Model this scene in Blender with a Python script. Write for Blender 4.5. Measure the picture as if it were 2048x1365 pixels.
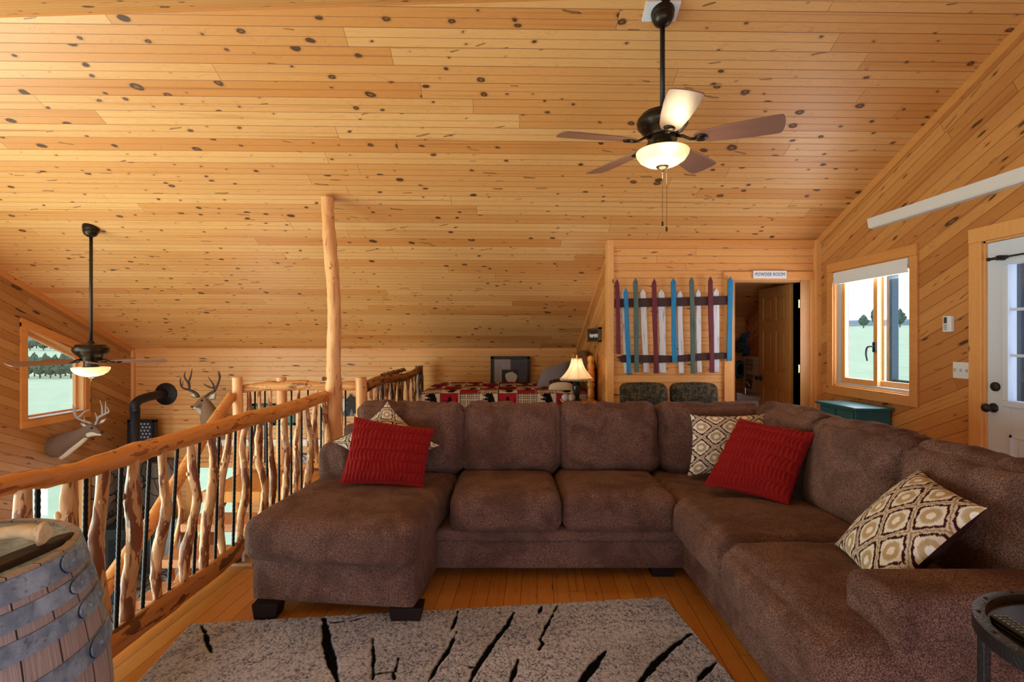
import bpy, bmesh, math, random
import numpy as np
from mathutils import Vector, Matrix, noise as mnoise
for o in list(bpy.data.objects): bpy.data.objects.remove(o, do_unlink=True)
scene = bpy.context.scene
COL = scene.collection
PI = math.pi
rnd = random.Random(7)
# ------------------------------------------------------------------ camera
CAMZ = 1.37; F = 1024.0; VX = 1010.0; VY = 682.5
cam_d = bpy.data.cameras.new('camera'); cam = bpy.data.objects.new('camera', cam_d); COL.objects.link(cam)
cam_d.sensor_width = 36; cam_d.lens = 18.0; cam_d.shift_x = 14/2048.0; cam_d.clip_start = 0.02; cam_d.clip_end = 3000
cam.location = (0, 0, CAMZ); cam.rotation_euler = (PI/2, 0, 0)
scene.camera = cam
def P(px, py, d): return Vector(((px-VX)/F*d, d, CAMZ-(py-VY)/F*d))
# ------------------------------------------------------------------ world, lights, exposure
w = bpy.data.worlds.new('sky'); scene.world = w; w.use_nodes = True
nt = w.node_tree; bg = nt.nodes['Background']
tc = nt.nodes.new('ShaderNodeTexCoord'); sep = nt.nodes.new('ShaderNodeSeparateXYZ'); cr = nt.nodes.new('ShaderNodeValToRGB')
nt.links.new(tc.outputs['Generated'], sep.inputs[0]); nt.links.new(sep.outputs[2], cr.inputs[0]); nt.links.new(cr.outputs[0], bg.inputs[0])
cr.color_ramp.elements[0].position = 0.0; cr.color_ramp.elements[0].color = (0.86, 0.93, 1.0, 1)
cr.color_ramp.elements[1].position = 0.6; cr.color_ramp.elements[1].color = (0.55, 0.75, 1.0, 1)
bg.inputs[1].default_value = 2.6
scene.view_settings.view_transform = 'Standard'; scene.view_settings.look = 'None'
scene.view_settings.gamma = 1.0; scene.view_settings.use_curve_mapping = False
scene.view_settings.exposure = 0.10
def area(name, loc, rot, sx, sy, power, col):
    l = bpy.data.lights.new(name, 'AREA'); l.shape = 'RECTANGLE'; l.size = sx; l.size_y = sy; l.energy = power; l.color = col
    o = bpy.data.objects.new(name, l); COL.objects.link(o); o.location = loc; o.rotation_euler = rot; return o
def point(name, loc, power, col, r=0.05):
    l = bpy.data.lights.new(name, 'POINT'); l.energy = power; l.color = col; l.shadow_soft_size = r
    o = bpy.data.objects.new(name, l); COL.objects.link(o); o.location = loc; return o
# added fill lamp standing for presumed windows behind the camera
area('rear_window_fill', (0.2, -2.9, 1.25), (PI/2, 0, 0), 5.0, 1.9, 280, (0.76, 0.87, 1.0))
# daylight through the great room windows in the left wall, out of frame
area('daylight_left_window', (-5.72, 2.2, 0.1), (PI/2, 0, -PI/2), 4.2, 3.4, 330, (0.80, 1.0, 0.86))
# unseen fill lamp added behind the camera, low on the railing side
area('great_room_fill', (-3.9, -2.9, -0.4), (PI/2, 0, 0), 3.2, 3.6, 120, (0.80, 0.93, 1.0))
area('daylight_right_window', (3.36, 4.6, 1.49), (PI/2, 0, PI/2), 0.9, 1.05, 26, (0.93, 0.97, 1.0))
area('daylight_lower_window', (-4.45, 7.9, -1.5), (-PI/2, 0, 0), 0.7, 1.7, 15, (0.95, 0.98, 1.0))

# ------------------------------------------------------------------ object helpers
def tag(o, label=None, cat=None, group=None, kind=None):
    if label: o['label'] = label
    if cat: o['category'] = cat
    if group: o['group'] = group
    if kind: o['kind'] = kind
    return o
def thing(name, label, cat, loc=(0, 0, 0), rotz=0, group=None):
    o = bpy.data.objects.new(name, None); COL.objects.link(o); o.empty_display_size = 0.1
    o.location = loc; o.rotation_euler = (0, 0, rotz); return tag(o, label, cat, group)
def join(*ss):
    V = []; Fc = []
    for v, f in ss:
        n = len(V); V += [tuple(p) for p in v]; Fc += [tuple(i+n for i in q) for q in f]
    return V, Fc
def xf(s, m):
    return [tuple(m @ Vector(p)) for p in s[0]], s[1]
def box(x0, x1, y0, y1, z0, z1):
    v = [(x, y, z) for z in (z0, z1) for y in (y0, y1) for x in (x0, x1)]
    return v, [(0, 2, 3, 1), (4, 5, 7, 6), (0, 1, 5, 4), (2, 6, 7, 3), (0, 4, 6, 2), (1, 3, 7, 5)]
def prism(poly, axis, a, b):
    """poly 2D extruded along axis; x: poly=(y,z); y: poly=(x,z); z: poly=(x,y)"""
    def mk3(p, t):
        return (t, p[0], p[1]) if axis == 'x' else (p[0], t, p[1]) if axis == 'y' else (p[0], p[1], t)
    n = len(poly); v = [mk3(p, a) for p in poly]+[mk3(p, b) for p in poly]
    f = [tuple(range(n))[::-1], tuple(range(n, 2*n))]+[(i, (i+1) % n, n+(i+1) % n, n+i) for i in range(n)]
    return v, f
def tube(pts, radii, n=10, jit=0.0, seed=0, cap=True, sq=(1, 1)):
    pts = [Vector(p) for p in pts]
    if not hasattr(radii, '__len__'): radii = [radii]*len(pts)
    V = []; Fc = []
    T = []
    for i in range(len(pts)):
        a = pts[max(i-1, 0)]; b = pts[min(i+1, len(pts)-1)]; T.append((b-a).normalized())
    up = Vector((0, 0, 1)) if abs(T[0].z) < 0.9 else Vector((0, 1, 0))
    side = T[0].cross(up).normalized()
    for i, p in enumerate(pts):
        side = (side-T[i]*side.dot(T[i])).normalized(); u2 = T[i].cross(side).normalized()
        for k in range(n):
            a = 2*PI*k/n; r = radii[i]
            if jit: r *= 1+jit*mnoise.noise(Vector((math.cos(a)*1.3+seed*7.1, math.sin(a)*1.3, i*0.45+seed*3.3)))
            V.append(tuple(p+side*(math.cos(a)*r*sq[0])+u2*(math.sin(a)*r*sq[1])))
    m = len(pts)
    for i in range(m-1):
        for k in range(n):
            Fc.append((i*n+k, i*n+(k+1) % n, (i+1)*n+(k+1) % n, (i+1)*n+k))
    if cap:
        Fc.append(tuple(range(n))[::-1]); Fc.append(tuple((m-1)*n+k for k in range(n)))
    return V, Fc
def spline(ctrl, radii, per=6):
    """Catmull-Rom through control points with radii"""
    c = [Vector(p) for p in ctrl]; c = [c[0]*2-c[1]]+c+[c[-1]*2-c[-2]]
    if not hasattr(radii, '__len__'): radii = [radii]*len(ctrl)
    r = [radii[0]]+list(radii)+[radii[-1]]
    P_ = []; R_ = []
    for i in range(1, len(c)-2):
        for k in range(per+(1 if i == len(c)-3 else 0)):
            t = k/per; t2 = t*t; t3 = t2*t
            P_.append(0.5*((2*c[i])+(c[i+1]-c[i-1])*t+(2*c[i-1]-5*c[i]+4*c[i+1]-c[i+2])*t2+(3*c[i]-c[i-1]-3*c[i+1]+c[i+2])*t3))
            R_.append(r[i]*(1-t)+r[i+1]*t)
    return P_, R_
def lathe(prof, n=24, c=(0, 0, 0), axis='z'):
    V = []; Fc = []
    for r, z in prof:
        for k in range(n):
            a = 2*PI*k/n
            p = (r*math.cos(a), r*math.sin(a), z)
            if axis == 'y': p = (p[0], p[2], p[1])
            if axis == 'x': p = (p[2], p[0], p[1])
            V.append((p[0]+c[0], p[1]+c[1], p[2]+c[2]))
    m = len(prof)
    for i in range(m-1):
        for k in range(n):
            Fc.append((i*n+k, i*n+(k+1) % n, (i+1)*n+(k+1) % n, (i+1)*n+k))
    Fc.append(tuple(range(n))[::-1]); Fc.append(tuple((m-1)*n+k for k in range(n)))
    return V, Fc
def ball(c, r, seg=12, sc=(1, 1, 1)):
    prof = [(max(1e-4, math.sin(PI*i/seg))*r, -math.cos(PI*i/seg)*r) for i in range(seg+1)]
    v, f = lathe(prof, seg*2)
    return [(c[0]+p[0]*sc[0], c[1]+p[1]*sc[1], c[2]+p[2]*sc[2]) for p in v], f
def mk(name, shape, mat, parent=None, smooth=False, bevel=0, local=False, flat_ang=None, seg=2):
    if isinstance(shape, list): shape = join(*shape)
    V, Fc = shape
    V = np.array(V, dtype=float)
    me = bpy.data.meshes.new(name)
    loc = Vector((0, 0, 0))
    if parent is not None and not local:
        base = parent
        off = Vector((0, 0, 0))
        while base is not None: off += Vector(base.location); base = base.parent
        V = V-np.array(off)
    me.from_pydata([tuple(p) for p in V], [], Fc); me.update()
    bm = bmesh.new(); bm.from_mesh(me); bmesh.ops.recalc_face_normals(bm, faces=bm.faces); bm.to_mesh(me); bm.free()
    if smooth:
        for p in me.polygons: p.use_smooth = True
    o = bpy.data.objects.new(name, me); COL.objects.link(o)
    if parent is not None: o.parent = parent
    me.materials.append(mat)
    if bevel:
        b = o.modifiers.new('bevel', 'BEVEL'); b.width = bevel; b.segments = seg; b.limit_method = 'ANGLE'; b.angle_limit = 0.7
    if smooth == 'edge':
        try: me.set_sharp_from_angle(angle=0.7)
        except Exception: pass
    return o
def single(name, shape, mat, label, cat, group=None, origin=None, **k):
    """top level one-mesh thing with its origin at its base"""
    if isinstance(shape, list): shape = join(*shape)
    V = np.array(shape[0]); c = origin if origin is not None else ((V[:, 0].min()+V[:, 0].max())/2, (V[:, 1].min()+V[:, 1].max())/2, V[:, 2].min())
    V = V-np.array(c)
    o = mk(name, ([tuple(p) for p in V], shape[1]), mat, **k); o.location = c
    return tag(o, label, cat, group)
def struct(name, shape, mat, **k):
    return tag(mk(name, shape, mat, **k), kind='structure')
def dup(root, loc=None, rotz=None, label=None):
    r = root.copy(); COL.objects.link(r)
    if loc is not None: r.location = loc
    if rotz is not None: r.rotation_euler = (0, 0, rotz)
    if label: r['label'] = label
    for ch in [c for c in bpy.data.objects if c.parent == root]:
        c = ch.copy(); COL.objects.link(c); c.parent = r
        for g in [c2 for c2 in bpy.data.objects if c2.parent == ch]:
            d = g.copy(); COL.objects.link(d); d.parent = c
    return r
# ------------------------------------------------------------------ materials
def s2l(c): return tuple(((x/255)/12.92 if x/255 <= 0.04045 else ((x/255+0.055)/1.055)**2.4) for x in c)+(1.0,)
class N:
    def __init__(s, name):
        s.m = bpy.data.materials.new(name); s.m.use_nodes = True; s.t = s.m.node_tree
        s.b = s.t.nodes['Principled BSDF']; s.L = s.t.links
    def n(s, typ, **kw):
        x = s.t.nodes.new('ShaderNode'+typ)
        for k, v in kw.items(): setattr(x, k, v)
        return x
    def inp(s, sock, v):
        if v is None: return
        if hasattr(v, 'links') or isinstance(v, bpy.types.NodeSocket): s.L.new(v, sock)
        else: sock.default_value = v
    def math(s, op, a, b=None, c=None, clamp=False):
        x = s.n('Math', operation=op); x.use_clamp = clamp
        s.inp(x.inputs[0], a); s.inp(x.inputs[1], b)
        if c is not None: s.inp(x.inputs[2], c)
        return x.outputs[0]
    def mix(s, f, a, b, blend='MIX'):
        x = s.n('Mix', data_type='RGBA', blend_type=blend); s.inp(x.inputs[0], f); s.inp(x.inputs[6], a); s.inp(x.inputs[7], b); return x.outputs[2]
    def comb(s, a, b, c=0.0):
        x = s.n('CombineXYZ'); s.inp(x.inputs[0], a); s.inp(x.inputs[1], b); s.inp(x.inputs[2], c); return x.outputs[0]
    def dot(s, v, w):
        x = s.n('VectorMath', operation='DOT_PRODUCT'); s.inp(x.inputs[0], v); x.inputs[1].default_value = w; return x.outputs['Value']
    def noise(s, v, scale=5, detail=3, rough=0.55, dist=0, color=False):
        x = s.n('TexNoise'); s.inp(x.inputs['Vector'], v); x.inputs['Scale'].default_value = scale; x.inputs['Detail'].default_value = detail
        x.inputs['Roughness'].default_value = rough; x.inputs['Distortion'].default_value = dist; return x.outputs['Color' if color else 'Fac']
    def sstep(s, x, a, b):
        m = s.n('MapRange', interpolation_type='SMOOTHSTEP'); s.inp(m.inputs[0], x); s.inp(m.inputs[1], a); s.inp(m.inputs[2], b); return m.outputs[0]
    def ramp(s, f, stops):
        r = s.n('ValToRGB'); s.inp(r.inputs[0], f); el = r.color_ramp.elements
        while len(el) < len(stops): el.new(0.5)
        for e, (p, c) in zip(el, stops): e.position = p; e.color = c if len(c) == 4 else s2l(c)
        return r.outputs[0]
    def bump(s, h, strength=0.3, dist=0.01):
        b = s.n('Bump'); b.inputs['Strength'].default_value = strength; b.inputs['Distance'].default_value = dist; s.inp(b.inputs['Height'], h)
        s.L.new(b.outputs[0], s.b.inputs['Normal'])
    def out(s, col=None, rough=None, **kw):
        if col is not None: s.inp(s.b.inputs['Base Color'], col)
        if rough is not None: s.inp(s.b.inputs['Roughness'], rough)
        for k, v in kw.items(): s.inp(s.b.inputs[k], v)
        return s.m
    def obj(s): return s.n('TexCoord').outputs['Object']
def plain(name, col, rough=0.5, metal=0, var=0.06, scale=30, **kw):
    n = N(name); c = s2l(col)
    f = n.noise(n.obj(), scale, 3)
    a = tuple(max(0, x*(1-var*2.5)) for x in c[:3])+(1,); b = tuple(min(1, x*(1+var*1.5)) for x in c[:3])+(1,)
    return n.out(n.mix(f, a, b), rough, Metallic=metal, **kw)
def skew(s):
    return [((p[0], p[1]-0.028*p[0], p[2]+CS*0.028*p[0]) if abs(p[1]-3.11) < 0.12 else p) for p in s[0]], s[1]
def planks(name, U, Vv, pitch, light=(226, 170, 106), dark=(206, 141, 78), L=3.2, knots=1.0, rough=0.42, groove=0.0035, pair=True, knotcol=(82, 50, 28), gcol=(128, 78, 38), redrift=0.0, kstretch=4.8, groove2=0.5):
    n = N(name); o = n.obj()
    u = n.dot(o, U); v = n.dot(o, Vv)
    vb = n.math('DIVIDE', v, pitch*(2 if pair else 1))
    idv = n.math('FLOOR', vb); fr = n.math('SUBTRACT', vb, idv)
    wn = n.n('TexWhiteNoise', noise_dimensions='1D'); n.inp(wn.inputs['W'], idv)
    u2 = n.math('MULTIPLY_ADD', wn.outputs['Value'], 41.0, u)
    ul = n.math('DIVIDE', u2, L); uj = n.math('FLOOR', ul); fu = n.math('SUBTRACT', ul, uj)
    cell = n.comb(idv, uj)
    wc = n.n('TexWhiteNoise', noise_dimensions='2D'); n.inp(wc.inputs['Vector'], cell)
    rv = wc.outputs['Value']
    bw = pitch*(2 if pair else 1)
    # distance to board edges
    de = n.math('MULTIPLY', n.math('MINIMUM', fr, n.math('SUBTRACT', 1.0, fr)), bw)
    g = n.math('SUBTRACT', 1.0, n.sstep(de, groove*0.35, groove))
    if pair:
        dm = n.math('MULTIPLY', n.math('ABSOLUTE', n.math('SUBTRACT', fr, 0.5)), bw)
        g2 = n.math('MULTIPLY', n.math('SUBTRACT', 1.0, n.sstep(dm, groove*0.3, groove*0.9)), groove2+0.25)
        g = n.math('MAXIMUM', g, g2)
    dj = n.math('MULTIPLY', n.math('MINIMUM', fu, n.math('SUBTRACT', 1.0, fu)), L)
    gj = n.math('MULTIPLY', n.math('SUBTRACT', 1.0, n.sstep(dj, 0.0008, 0.0025)), 0.9)
    g = n.math('MAXIMUM', g, gj)
    # knots
    vo = n.n('TexVoronoi', voronoi_dimensions='2D', feature='F1'); warp = n.noise(n.comb(n.math('MULTIPLY', u2, 6.0), n.math('MULTIPLY', v, 14.0)), 1.0, 2)
    kv = n.comb(n.math('MULTIPLY', u2, kstretch), n.math('ADD', vb, n.math('ADD', n.math('MULTIPLY', warp, 0.30), n.math('MULTIPLY', u2, n.math('MULTIPLY_ADD', rv, 2.4, -1.2)))))
    n.inp(vo.inputs['Vector'], kv); vo.inputs['Scale'].default_value = 1.0; vo.inputs['Randomness'].default_value = 0.85
    sc = n.n('SeparateColor'); n.inp(sc.inputs[0], vo.outputs['Color'])
    kr = n.math('MULTIPLY', n.math('MULTIPLY', n.math('POWER', sc.outputs[0], 2.7), n.math('MULTIPLY_ADD', rv, 0.9, 0.40)), 0.17*knots)
    kd = n.math('SUBTRACT', vo.outputs['Distance'], kr)
    kn = n.math('SUBTRACT', 1.0, n.sstep(kd, -0.015, 0.012))
    ring = n.math('MULTIPLY', n.math('SUBTRACT', 1.0, n.sstep(kd, 0.0, 0.10)), n.math('GREATER_THAN', sc.outputs[0], 0.45))
    hole = n.math('MULTIPLY', n.math('SUBTRACT', 1.0, n.sstep(n.math('ADD', kd, n.math('MULTIPLY', kr, 0.55)), -0.02, 0.01)), n.math('GREATER_THAN', sc.outputs[1], 0.45))
    # slanted spike knots, rarer
    v2 = n.n('TexVoronoi', voronoi_dimensions='2D', feature='F1')
    kv2 = n.comb(n.math('MULTIPLY', u2, 1.9), n.math('ADD', n.math('MULTIPLY', n.math('ADD', vb, n.math('MULTIPLY', warp, 0.25)), 1.9), n.math('MULTIPLY', u2, n.math('MULTIPLY_ADD', rv, 9.0, -4.5))))
    n.inp(v2.inputs['Vector'], kv2); v2.inputs['Scale'].default_value = 1.0; v2.inputs['Randomness'].default_value = 0.9
    s2 = n.n('SeparateColor'); n.inp(s2.inputs[0], v2.outputs['Color'])
    kd2 = n.math('SUBTRACT', v2.outputs['Distance'], n.math('MULTIPLY', n.math('MULTIPLY', n.math('GREATER_THAN', s2.outputs[1], 0.80), n.math('MULTIPLY_ADD', s2.outputs[2], 0.08, 0.05)), knots))
    kn2 = n.math('SUBTRACT', 1.0, n.sstep(kd2, -0.01, 0.01))
    kn2 = n.math('MULTIPLY', kn2, n.math('MULTIPLY_ADD', n.sstep(kd2, -0.05, -0.015), 0.35, 0.55))
    # grain: bends round the knots
    bend = n.math('MULTIPLY', n.math('EXPONENT', n.math('MULTIPLY', vo.outputs['Distance'], -6.0)), 0.35)
    gv = n.comb(n.math('MULTIPLY', u2, 0.8), n.math('ADD', n.math('MULTIPLY', v, 26.0), n.math('MULTIPLY', bend, 6.0)), n.math('MULTIPLY', rv, 20.0))
    g1 = n.noise(gv, 1.0, 4, 0.55, 0.6)
    lines = n.math('ABSOLUTE', n.math('SINE', n.math('MULTIPLY', g1, 46.0)))
    gfine = n.noise(n.comb(n.math('MULTIPLY', u2, 7.0), n.math('MULTIPLY', v, 260.0), rv), 1.0, 2)
    base = n.mix(rv, s2l(light), s2l(dark))
    streak = n.math('MULTIPLY', n.sstep(n.noise(n.comb(n.math('MULTIPLY', u2, 0.35), n.math('MULTIPLY', vb, 3.0), n.math('MULTIPLY', rv, 9.0)), 1.0, 3), 0.58, 0.74), 0.75)
    rp = tuple(x*y for x, y in zip(s2l(dark)[:3], (0.72, 0.60, 0.50)))+(1,)
    base = n.mix(n.math('MULTIPLY', n.math('SUBTRACT', 1.0, n.sstep(lines, 0.0, 0.5)), 0.36), base, rp)
    base = n.mix(n.math('MULTIPLY', gfine, 0.26), base, rp)
    base = n.mix(streak, base, rp)
    base = n.mix(n.math('MULTIPLY', ring, 0.35), base, tuple(x*0.55 for x in rp[:3])+(1,))
    kc = n.mix(hole, tuple(x*0.6 for x in s2l(knotcol)[:3])+(1,), s2l((128, 84, 50)))
    base = n.mix(n.math('MULTIPLY', kn, 0.92), base, kc)
    base = n.mix(kn2, base, s2l(knotcol))
    base = n.mix(n.math('MULTIPLY', g, 0.85), base, s2l(gcol))
    h = n.math('SUBTRACT', n.math('MULTIPLY', gfine, 0.05), g)
    n.bump(h, 0.5, 0.004)
    return n.out(base, n.math('MULTIPLY_ADD', kn, 0.15, rough))
CS = 0.449; ca = math.atan(CS); co, si = math.cos(ca), math.sin(ca)
M = {}
a07 = math.radians(0.6)
M['ceil'] = planks('ceiling_pine', (math.cos(a07), 0.012, 0), (0.012, -co, si), 0.067, light=(232, 183, 120), dark=(208, 142, 76), knots=1.0, gcol=(138, 88, 44))
M['ceil_r'] = planks('rear_slope_pine', (1, 0, 0), (0, co, si), 0.067, light=(232, 188, 128), dark=(220, 164, 98), gcol=(138, 88, 44))
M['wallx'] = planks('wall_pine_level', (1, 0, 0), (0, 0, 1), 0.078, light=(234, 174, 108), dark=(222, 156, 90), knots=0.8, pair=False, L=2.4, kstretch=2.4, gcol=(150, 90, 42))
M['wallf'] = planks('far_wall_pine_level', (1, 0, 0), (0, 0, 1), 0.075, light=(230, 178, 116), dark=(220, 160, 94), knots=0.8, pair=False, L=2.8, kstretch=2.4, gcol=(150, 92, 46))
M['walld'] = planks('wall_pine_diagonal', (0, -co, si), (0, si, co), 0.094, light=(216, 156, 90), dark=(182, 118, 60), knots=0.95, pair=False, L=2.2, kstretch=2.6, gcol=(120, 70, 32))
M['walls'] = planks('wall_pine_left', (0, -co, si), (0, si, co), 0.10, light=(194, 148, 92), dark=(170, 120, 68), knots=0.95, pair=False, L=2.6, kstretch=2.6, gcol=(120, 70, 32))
fa = math.radians(3.6)
M['floor'] = planks('floor_fir', (math.sin(fa), math.cos(fa), 0), (math.cos(fa), -math.sin(fa), 0), 0.088, light=(222, 158, 80), dark=(202, 134, 60), knots=0.42, pair=False, L=1.7, rough=0.3, kstretch=1.6, gcol=(96, 50, 18), groove=0.0022)
def woodtrim(name, light, dark, U=(0, 0, 1), kn=True, rough=0.4, sc=1.0):
    n = N(name); o = n.obj(); ax = {0: (1, 14, 14), 1: (14, 1, 14), 2: (14, 14, 1)}[max(range(3), key=lambda i: abs(U[i]))]
    mp = n.n('Mapping'); n.inp(mp.inputs[0], o); mp.inputs['Scale'].default_value = tuple(a*sc for a in ax)
    g = n.noise(mp.outputs[0], 1.5, 4, 0.6, 0.5); ln = n.math('ABSOLUTE', n.math('SINE', n.math('MULTIPLY', g, 40)))
    c = n.mix(g, s2l(light), s2l(dark)); rp = tuple(x*y for x, y in zip(s2l(dark)[:3], (0.7, 0.58, 0.5)))+(1,)
    c = n.mix(n.math('MULTIPLY', n.math('SUBTRACT', 1.0, n.sstep(ln, 0, 0.6)), 0.25), c, rp)
    if kn:
        v = n.n('TexVoronoi', feature='F1'); m2 = n.n('Mapping'); n.inp(m2.inputs[0], o); m2.inputs['Scale'].default_value = tuple(7.0 if a == 14 else 4.0 for a in ax)
        n.inp(v.inputs['Vector'], m2.outputs[0]); v.inputs['Scale'].default_value = 1
        s_ = n.n('SeparateColor'); n.inp(s_.inputs[0], v.outputs['Color'])
        k = n.math('SUBTRACT', 1.0, n.sstep(n.math('SUBTRACT', v.outputs['Distance'], n.math('MULTIPLY', s_.outputs[0], 0.09)), 0.0, 0.03))
        c = n.mix(n.math('MULTIPLY', k, 0.8), c, s2l((92, 54, 28)))
    n.bump(g, 0.15, 0.003)
    return n.out(c, rough)
M['trim'] = woodtrim('pine_trim', (234, 180, 114), (218, 150, 84))
M['trimx'] = woodtrim('pine_trim_level', (228, 164, 98), (212, 140, 74), (1, 0, 0))
M['trimy'] = woodtrim('pine_trim_depth', (222, 160, 92), (200, 130, 66), (0, 1, 0))
M['doorwood'] = woodtrim('pine_door', (196, 146, 88), (172, 118, 62), kn=False)
def logmat(name, axis, light, mid, dark, patch=0.56, fine=1.0):
    n = N(name); o = n.obj(); inf = n.n('ObjectInfo')
    sc = [16, 16, 16]; sc[axis] = 3.6
    mp = n.n('Mapping'); n.inp(mp.inputs[0], o); mp.inputs['Scale'].default_value = sc
    off = n.comb(n.math('MULTIPLY', inf.outputs['Random'], 31.0), n.math('MULTIPLY', inf.outputs['Random'], 17.0), 0.0)
    va = n.n('VectorMath', operation='ADD'); n.inp(va.inputs[0], mp.outputs[0]); n.inp(va.inputs[1], off)
    a = n.noise(va.outputs[0], 1.4, 4, 0.6, 0.4)
    sc2 = [60, 60, 60]; sc2[axis] = 5
    m2 = n.n('Mapping'); n.inp(m2.inputs[0], o); m2.inputs['Scale'].default_value = sc2
    b = n.noise(m2.outputs[0], 1.0, 3)
    c = n.mix(b, s2l(light), s2l(mid))
    c = n.mix(n.sstep(a, patch, patch+0.03), c, s2l(dark))
    c = n.mix(n.math('MULTIPLY', n.sstep(b, 0.56, 0.72), 0.6), c, s2l(dark))
    v = n.n('TexVoronoi', feature='F1'); n.inp(v.inputs['Vector'], o); v.inputs['Scale'].default_value = 9.0
    k = n.math('SUBTRACT', 1.0, n.sstep(v.outputs['Distance'], 0.07, 0.13))
    c = n.mix(n.math('MULTIPLY', k, 0.8), c, s2l((120, 70, 36)))
    n.bump(n.math('ADD', n.math('MULTIPLY', a, 0.6), n.math('MULTIPLY', b, 0.4)), 0.45, 0.012)
    return n.out(c, 0.45)
M['railtop'] = logmat('varnished_rail_log', 1, (230, 158, 84), (208, 130, 58), (164, 90, 40), 0.585)
M['railbot'] = logmat('bottom_rail_log', 1, (206, 146, 86), (172, 104, 52), (104, 62, 34), 0.54)
M['bal'] = logmat('peeled_branch', 2, (222, 176, 124), (198, 142, 92), (132, 76, 42), 0.505)
M['post'] = logmat('peeled_post', 2, (232, 176, 118), (214, 148, 90), (168, 104, 62), 0.64)
M['logx'] = logmat('peeled_log_level', 0, (220, 160, 96), (190, 124, 66), (122, 76, 42), 0.56)
M['bark'] = logmat('barky_branch', 2, (186, 130, 80), (116, 76, 46), (52, 34, 24), 0.50)
M['logy_dark'] = logmat('barky_rail', 1, (182, 118, 66), (140, 84, 46), (62, 38, 24), 0.54)
M['rebar'] = plain('black_steel', (30, 32, 34), 0.45, 0.6)
M['bronze'] = plain('oil_rubbed_bronze', (52, 44, 36), 0.35, 0.75, 0.2, 60)
M['black'] = plain('matte_black', (22, 22, 24), 0.5)
M['white'] = plain('white_paint', (226, 230, 236), 0.4, var=0.01)
M['doorwhite'] = plain('white_door_paint', (212, 224, 246), 0.4, var=0.01)
M['vinyl'] = plain('grey_vinyl', (186, 196, 212), 0.35, var=0.02)
M['brass'] = plain('brass', (190, 180, 120), 0.25, 0.9)
M['chrome'] = plain('chrome', (200, 204, 208), 0.15, 1.0)
M['footdark'] = plain('espresso_wood', (30, 16, 15), 0.6, **{'Specular IOR Level': 0.2})
def glass(name):
    n = N(name); t = n.t; mixs = n.n('MixShader'); tr = n.n('BsdfTransparent'); gl = n.n('BsdfGlossy'); gl.inputs['Roughness'].default_value = 0.02
    mixs.inputs[0].default_value = 0.06; n.L.new(tr.outputs[0], mixs.inputs[1]); n.L.new(gl.outputs[0], mixs.inputs[2])
    n.L.new(mixs.outputs[0], t.nodes['Material Output'].inputs[0]); return n.m
M['glass'] = glass('window_glass')
def sofa_mat():
    n = N('brown_chenille'); o = n.obj()
    f1 = n.noise(o, 260, 2, 0.7); f2 = n.noise(o, 5, 4, 0.6, 0.6); mp = n.n('Mapping'); n.inp(mp.inputs[0], o); mp.inputs['Scale'].default_value = (420, 420, 90)
    f3 = n.noise(mp.outputs[0], 1.0, 2)
    c = n.mix(n.sstep(f1, 0.35, 0.68), s2l((60, 38, 34)), s2l((150, 116, 108)))
    c = n.mix(n.math('MULTIPLY', n.sstep(f2, 0.38, 0.66), 0.6), c, s2l((62, 38, 33)))
    c = n.mix(n.math('MULTIPLY', n.sstep(f3, 0.5, 0.75), 0.3), c, s2l((140, 106, 94)))
    wv = n.noise(o, 9, 3, 0.5, 1.5)
    m3 = n.n('Mapping'); n.inp(m3.inputs[0], o); m3.inputs['Scale'].default_value = (2.2, 9, 9); fold = n.noise(m3.outputs[0], 1.6, 3, 0.5, 1.2)
    n.bump(n.math('ADD', n.math('MULTIPLY', f1, 0.30), n.math('ADD', n.math('MULTIPLY', wv, 1.0), n.math('MULTIPLY', fold, 1.8))), 0.6, 0.014)
    return n.out(c, 0.9, **{'Sheen Weight': 0.10, 'Sheen Roughness': 0.5, 'Sheen Tint': s2l((200, 170, 160)), 'Specular IOR Level': 0.15})
M['sofa'] = sofa_mat()
def vcol(name, rough=0.8, bumpscale=0, sheen=0.0, bs=0.3):
    n = N(name); a = n.n('Attribute'); a.attribute_name = 'Col'
    if bumpscale: n.bump(n.noise(n.obj(), bumpscale, 2), bs, 0.004)
    return n.out(a.outputs['Color'], rough, **{'Sheen Weight': sheen, 'Specular IOR Level': 0.1})
M['vc'] = vcol('woven_print', 0.85, 400, 0.0)
M['vcrug'] = vcol('rug_pile', 0.95, 300, 0.0, 0.6)
def setcol(o, cols):
    """cols: per-vertex linear RGB array"""
    a = o.data.color_attributes.new('Col', 'FLOAT_COLOR', 'POINT')
    c = np.ones((len(cols), 4), dtype=np.float32); c[:, :3] = cols; a.data.foreach_set('color', c.ravel())
def L3(c): return np.array(s2l(c)[:3])
# ------------------------------------------------------------------ numpy value noise
_R = np.random.RandomState(5).rand(256, 256)
def vn(x, y, seed=0):
    x = np.asarray(x, float)+seed*13.7; y = np.asarray(y, float)+seed*7.3
    xi = np.floor(x).astype(int); yi = np.floor(y).astype(int); fx = x-xi; fy = y-yi
    fx = fx*fx*(3-2*fx); fy = fy*fy*(3-2*fy); g = lambda a, b: _R[a % 256, b % 256]
    return (g(xi, yi)*(1-fx)+g(xi+1, yi)*fx)*(1-fy)+(g(xi, yi+1)*(1-fx)+g(xi+1, yi+1)*fx)*fy
def fbm(x, y, seed=0, o=3):
    s = 0; a = 0.5
    for i in range(o): s = s+a*vn(x*2**i, y*2**i, seed+i); a *= 0.5
    return s/(1-0.5**o)
def lerp3(a, b, t): return a*(1-t[..., None])+b*t[..., None]
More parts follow.
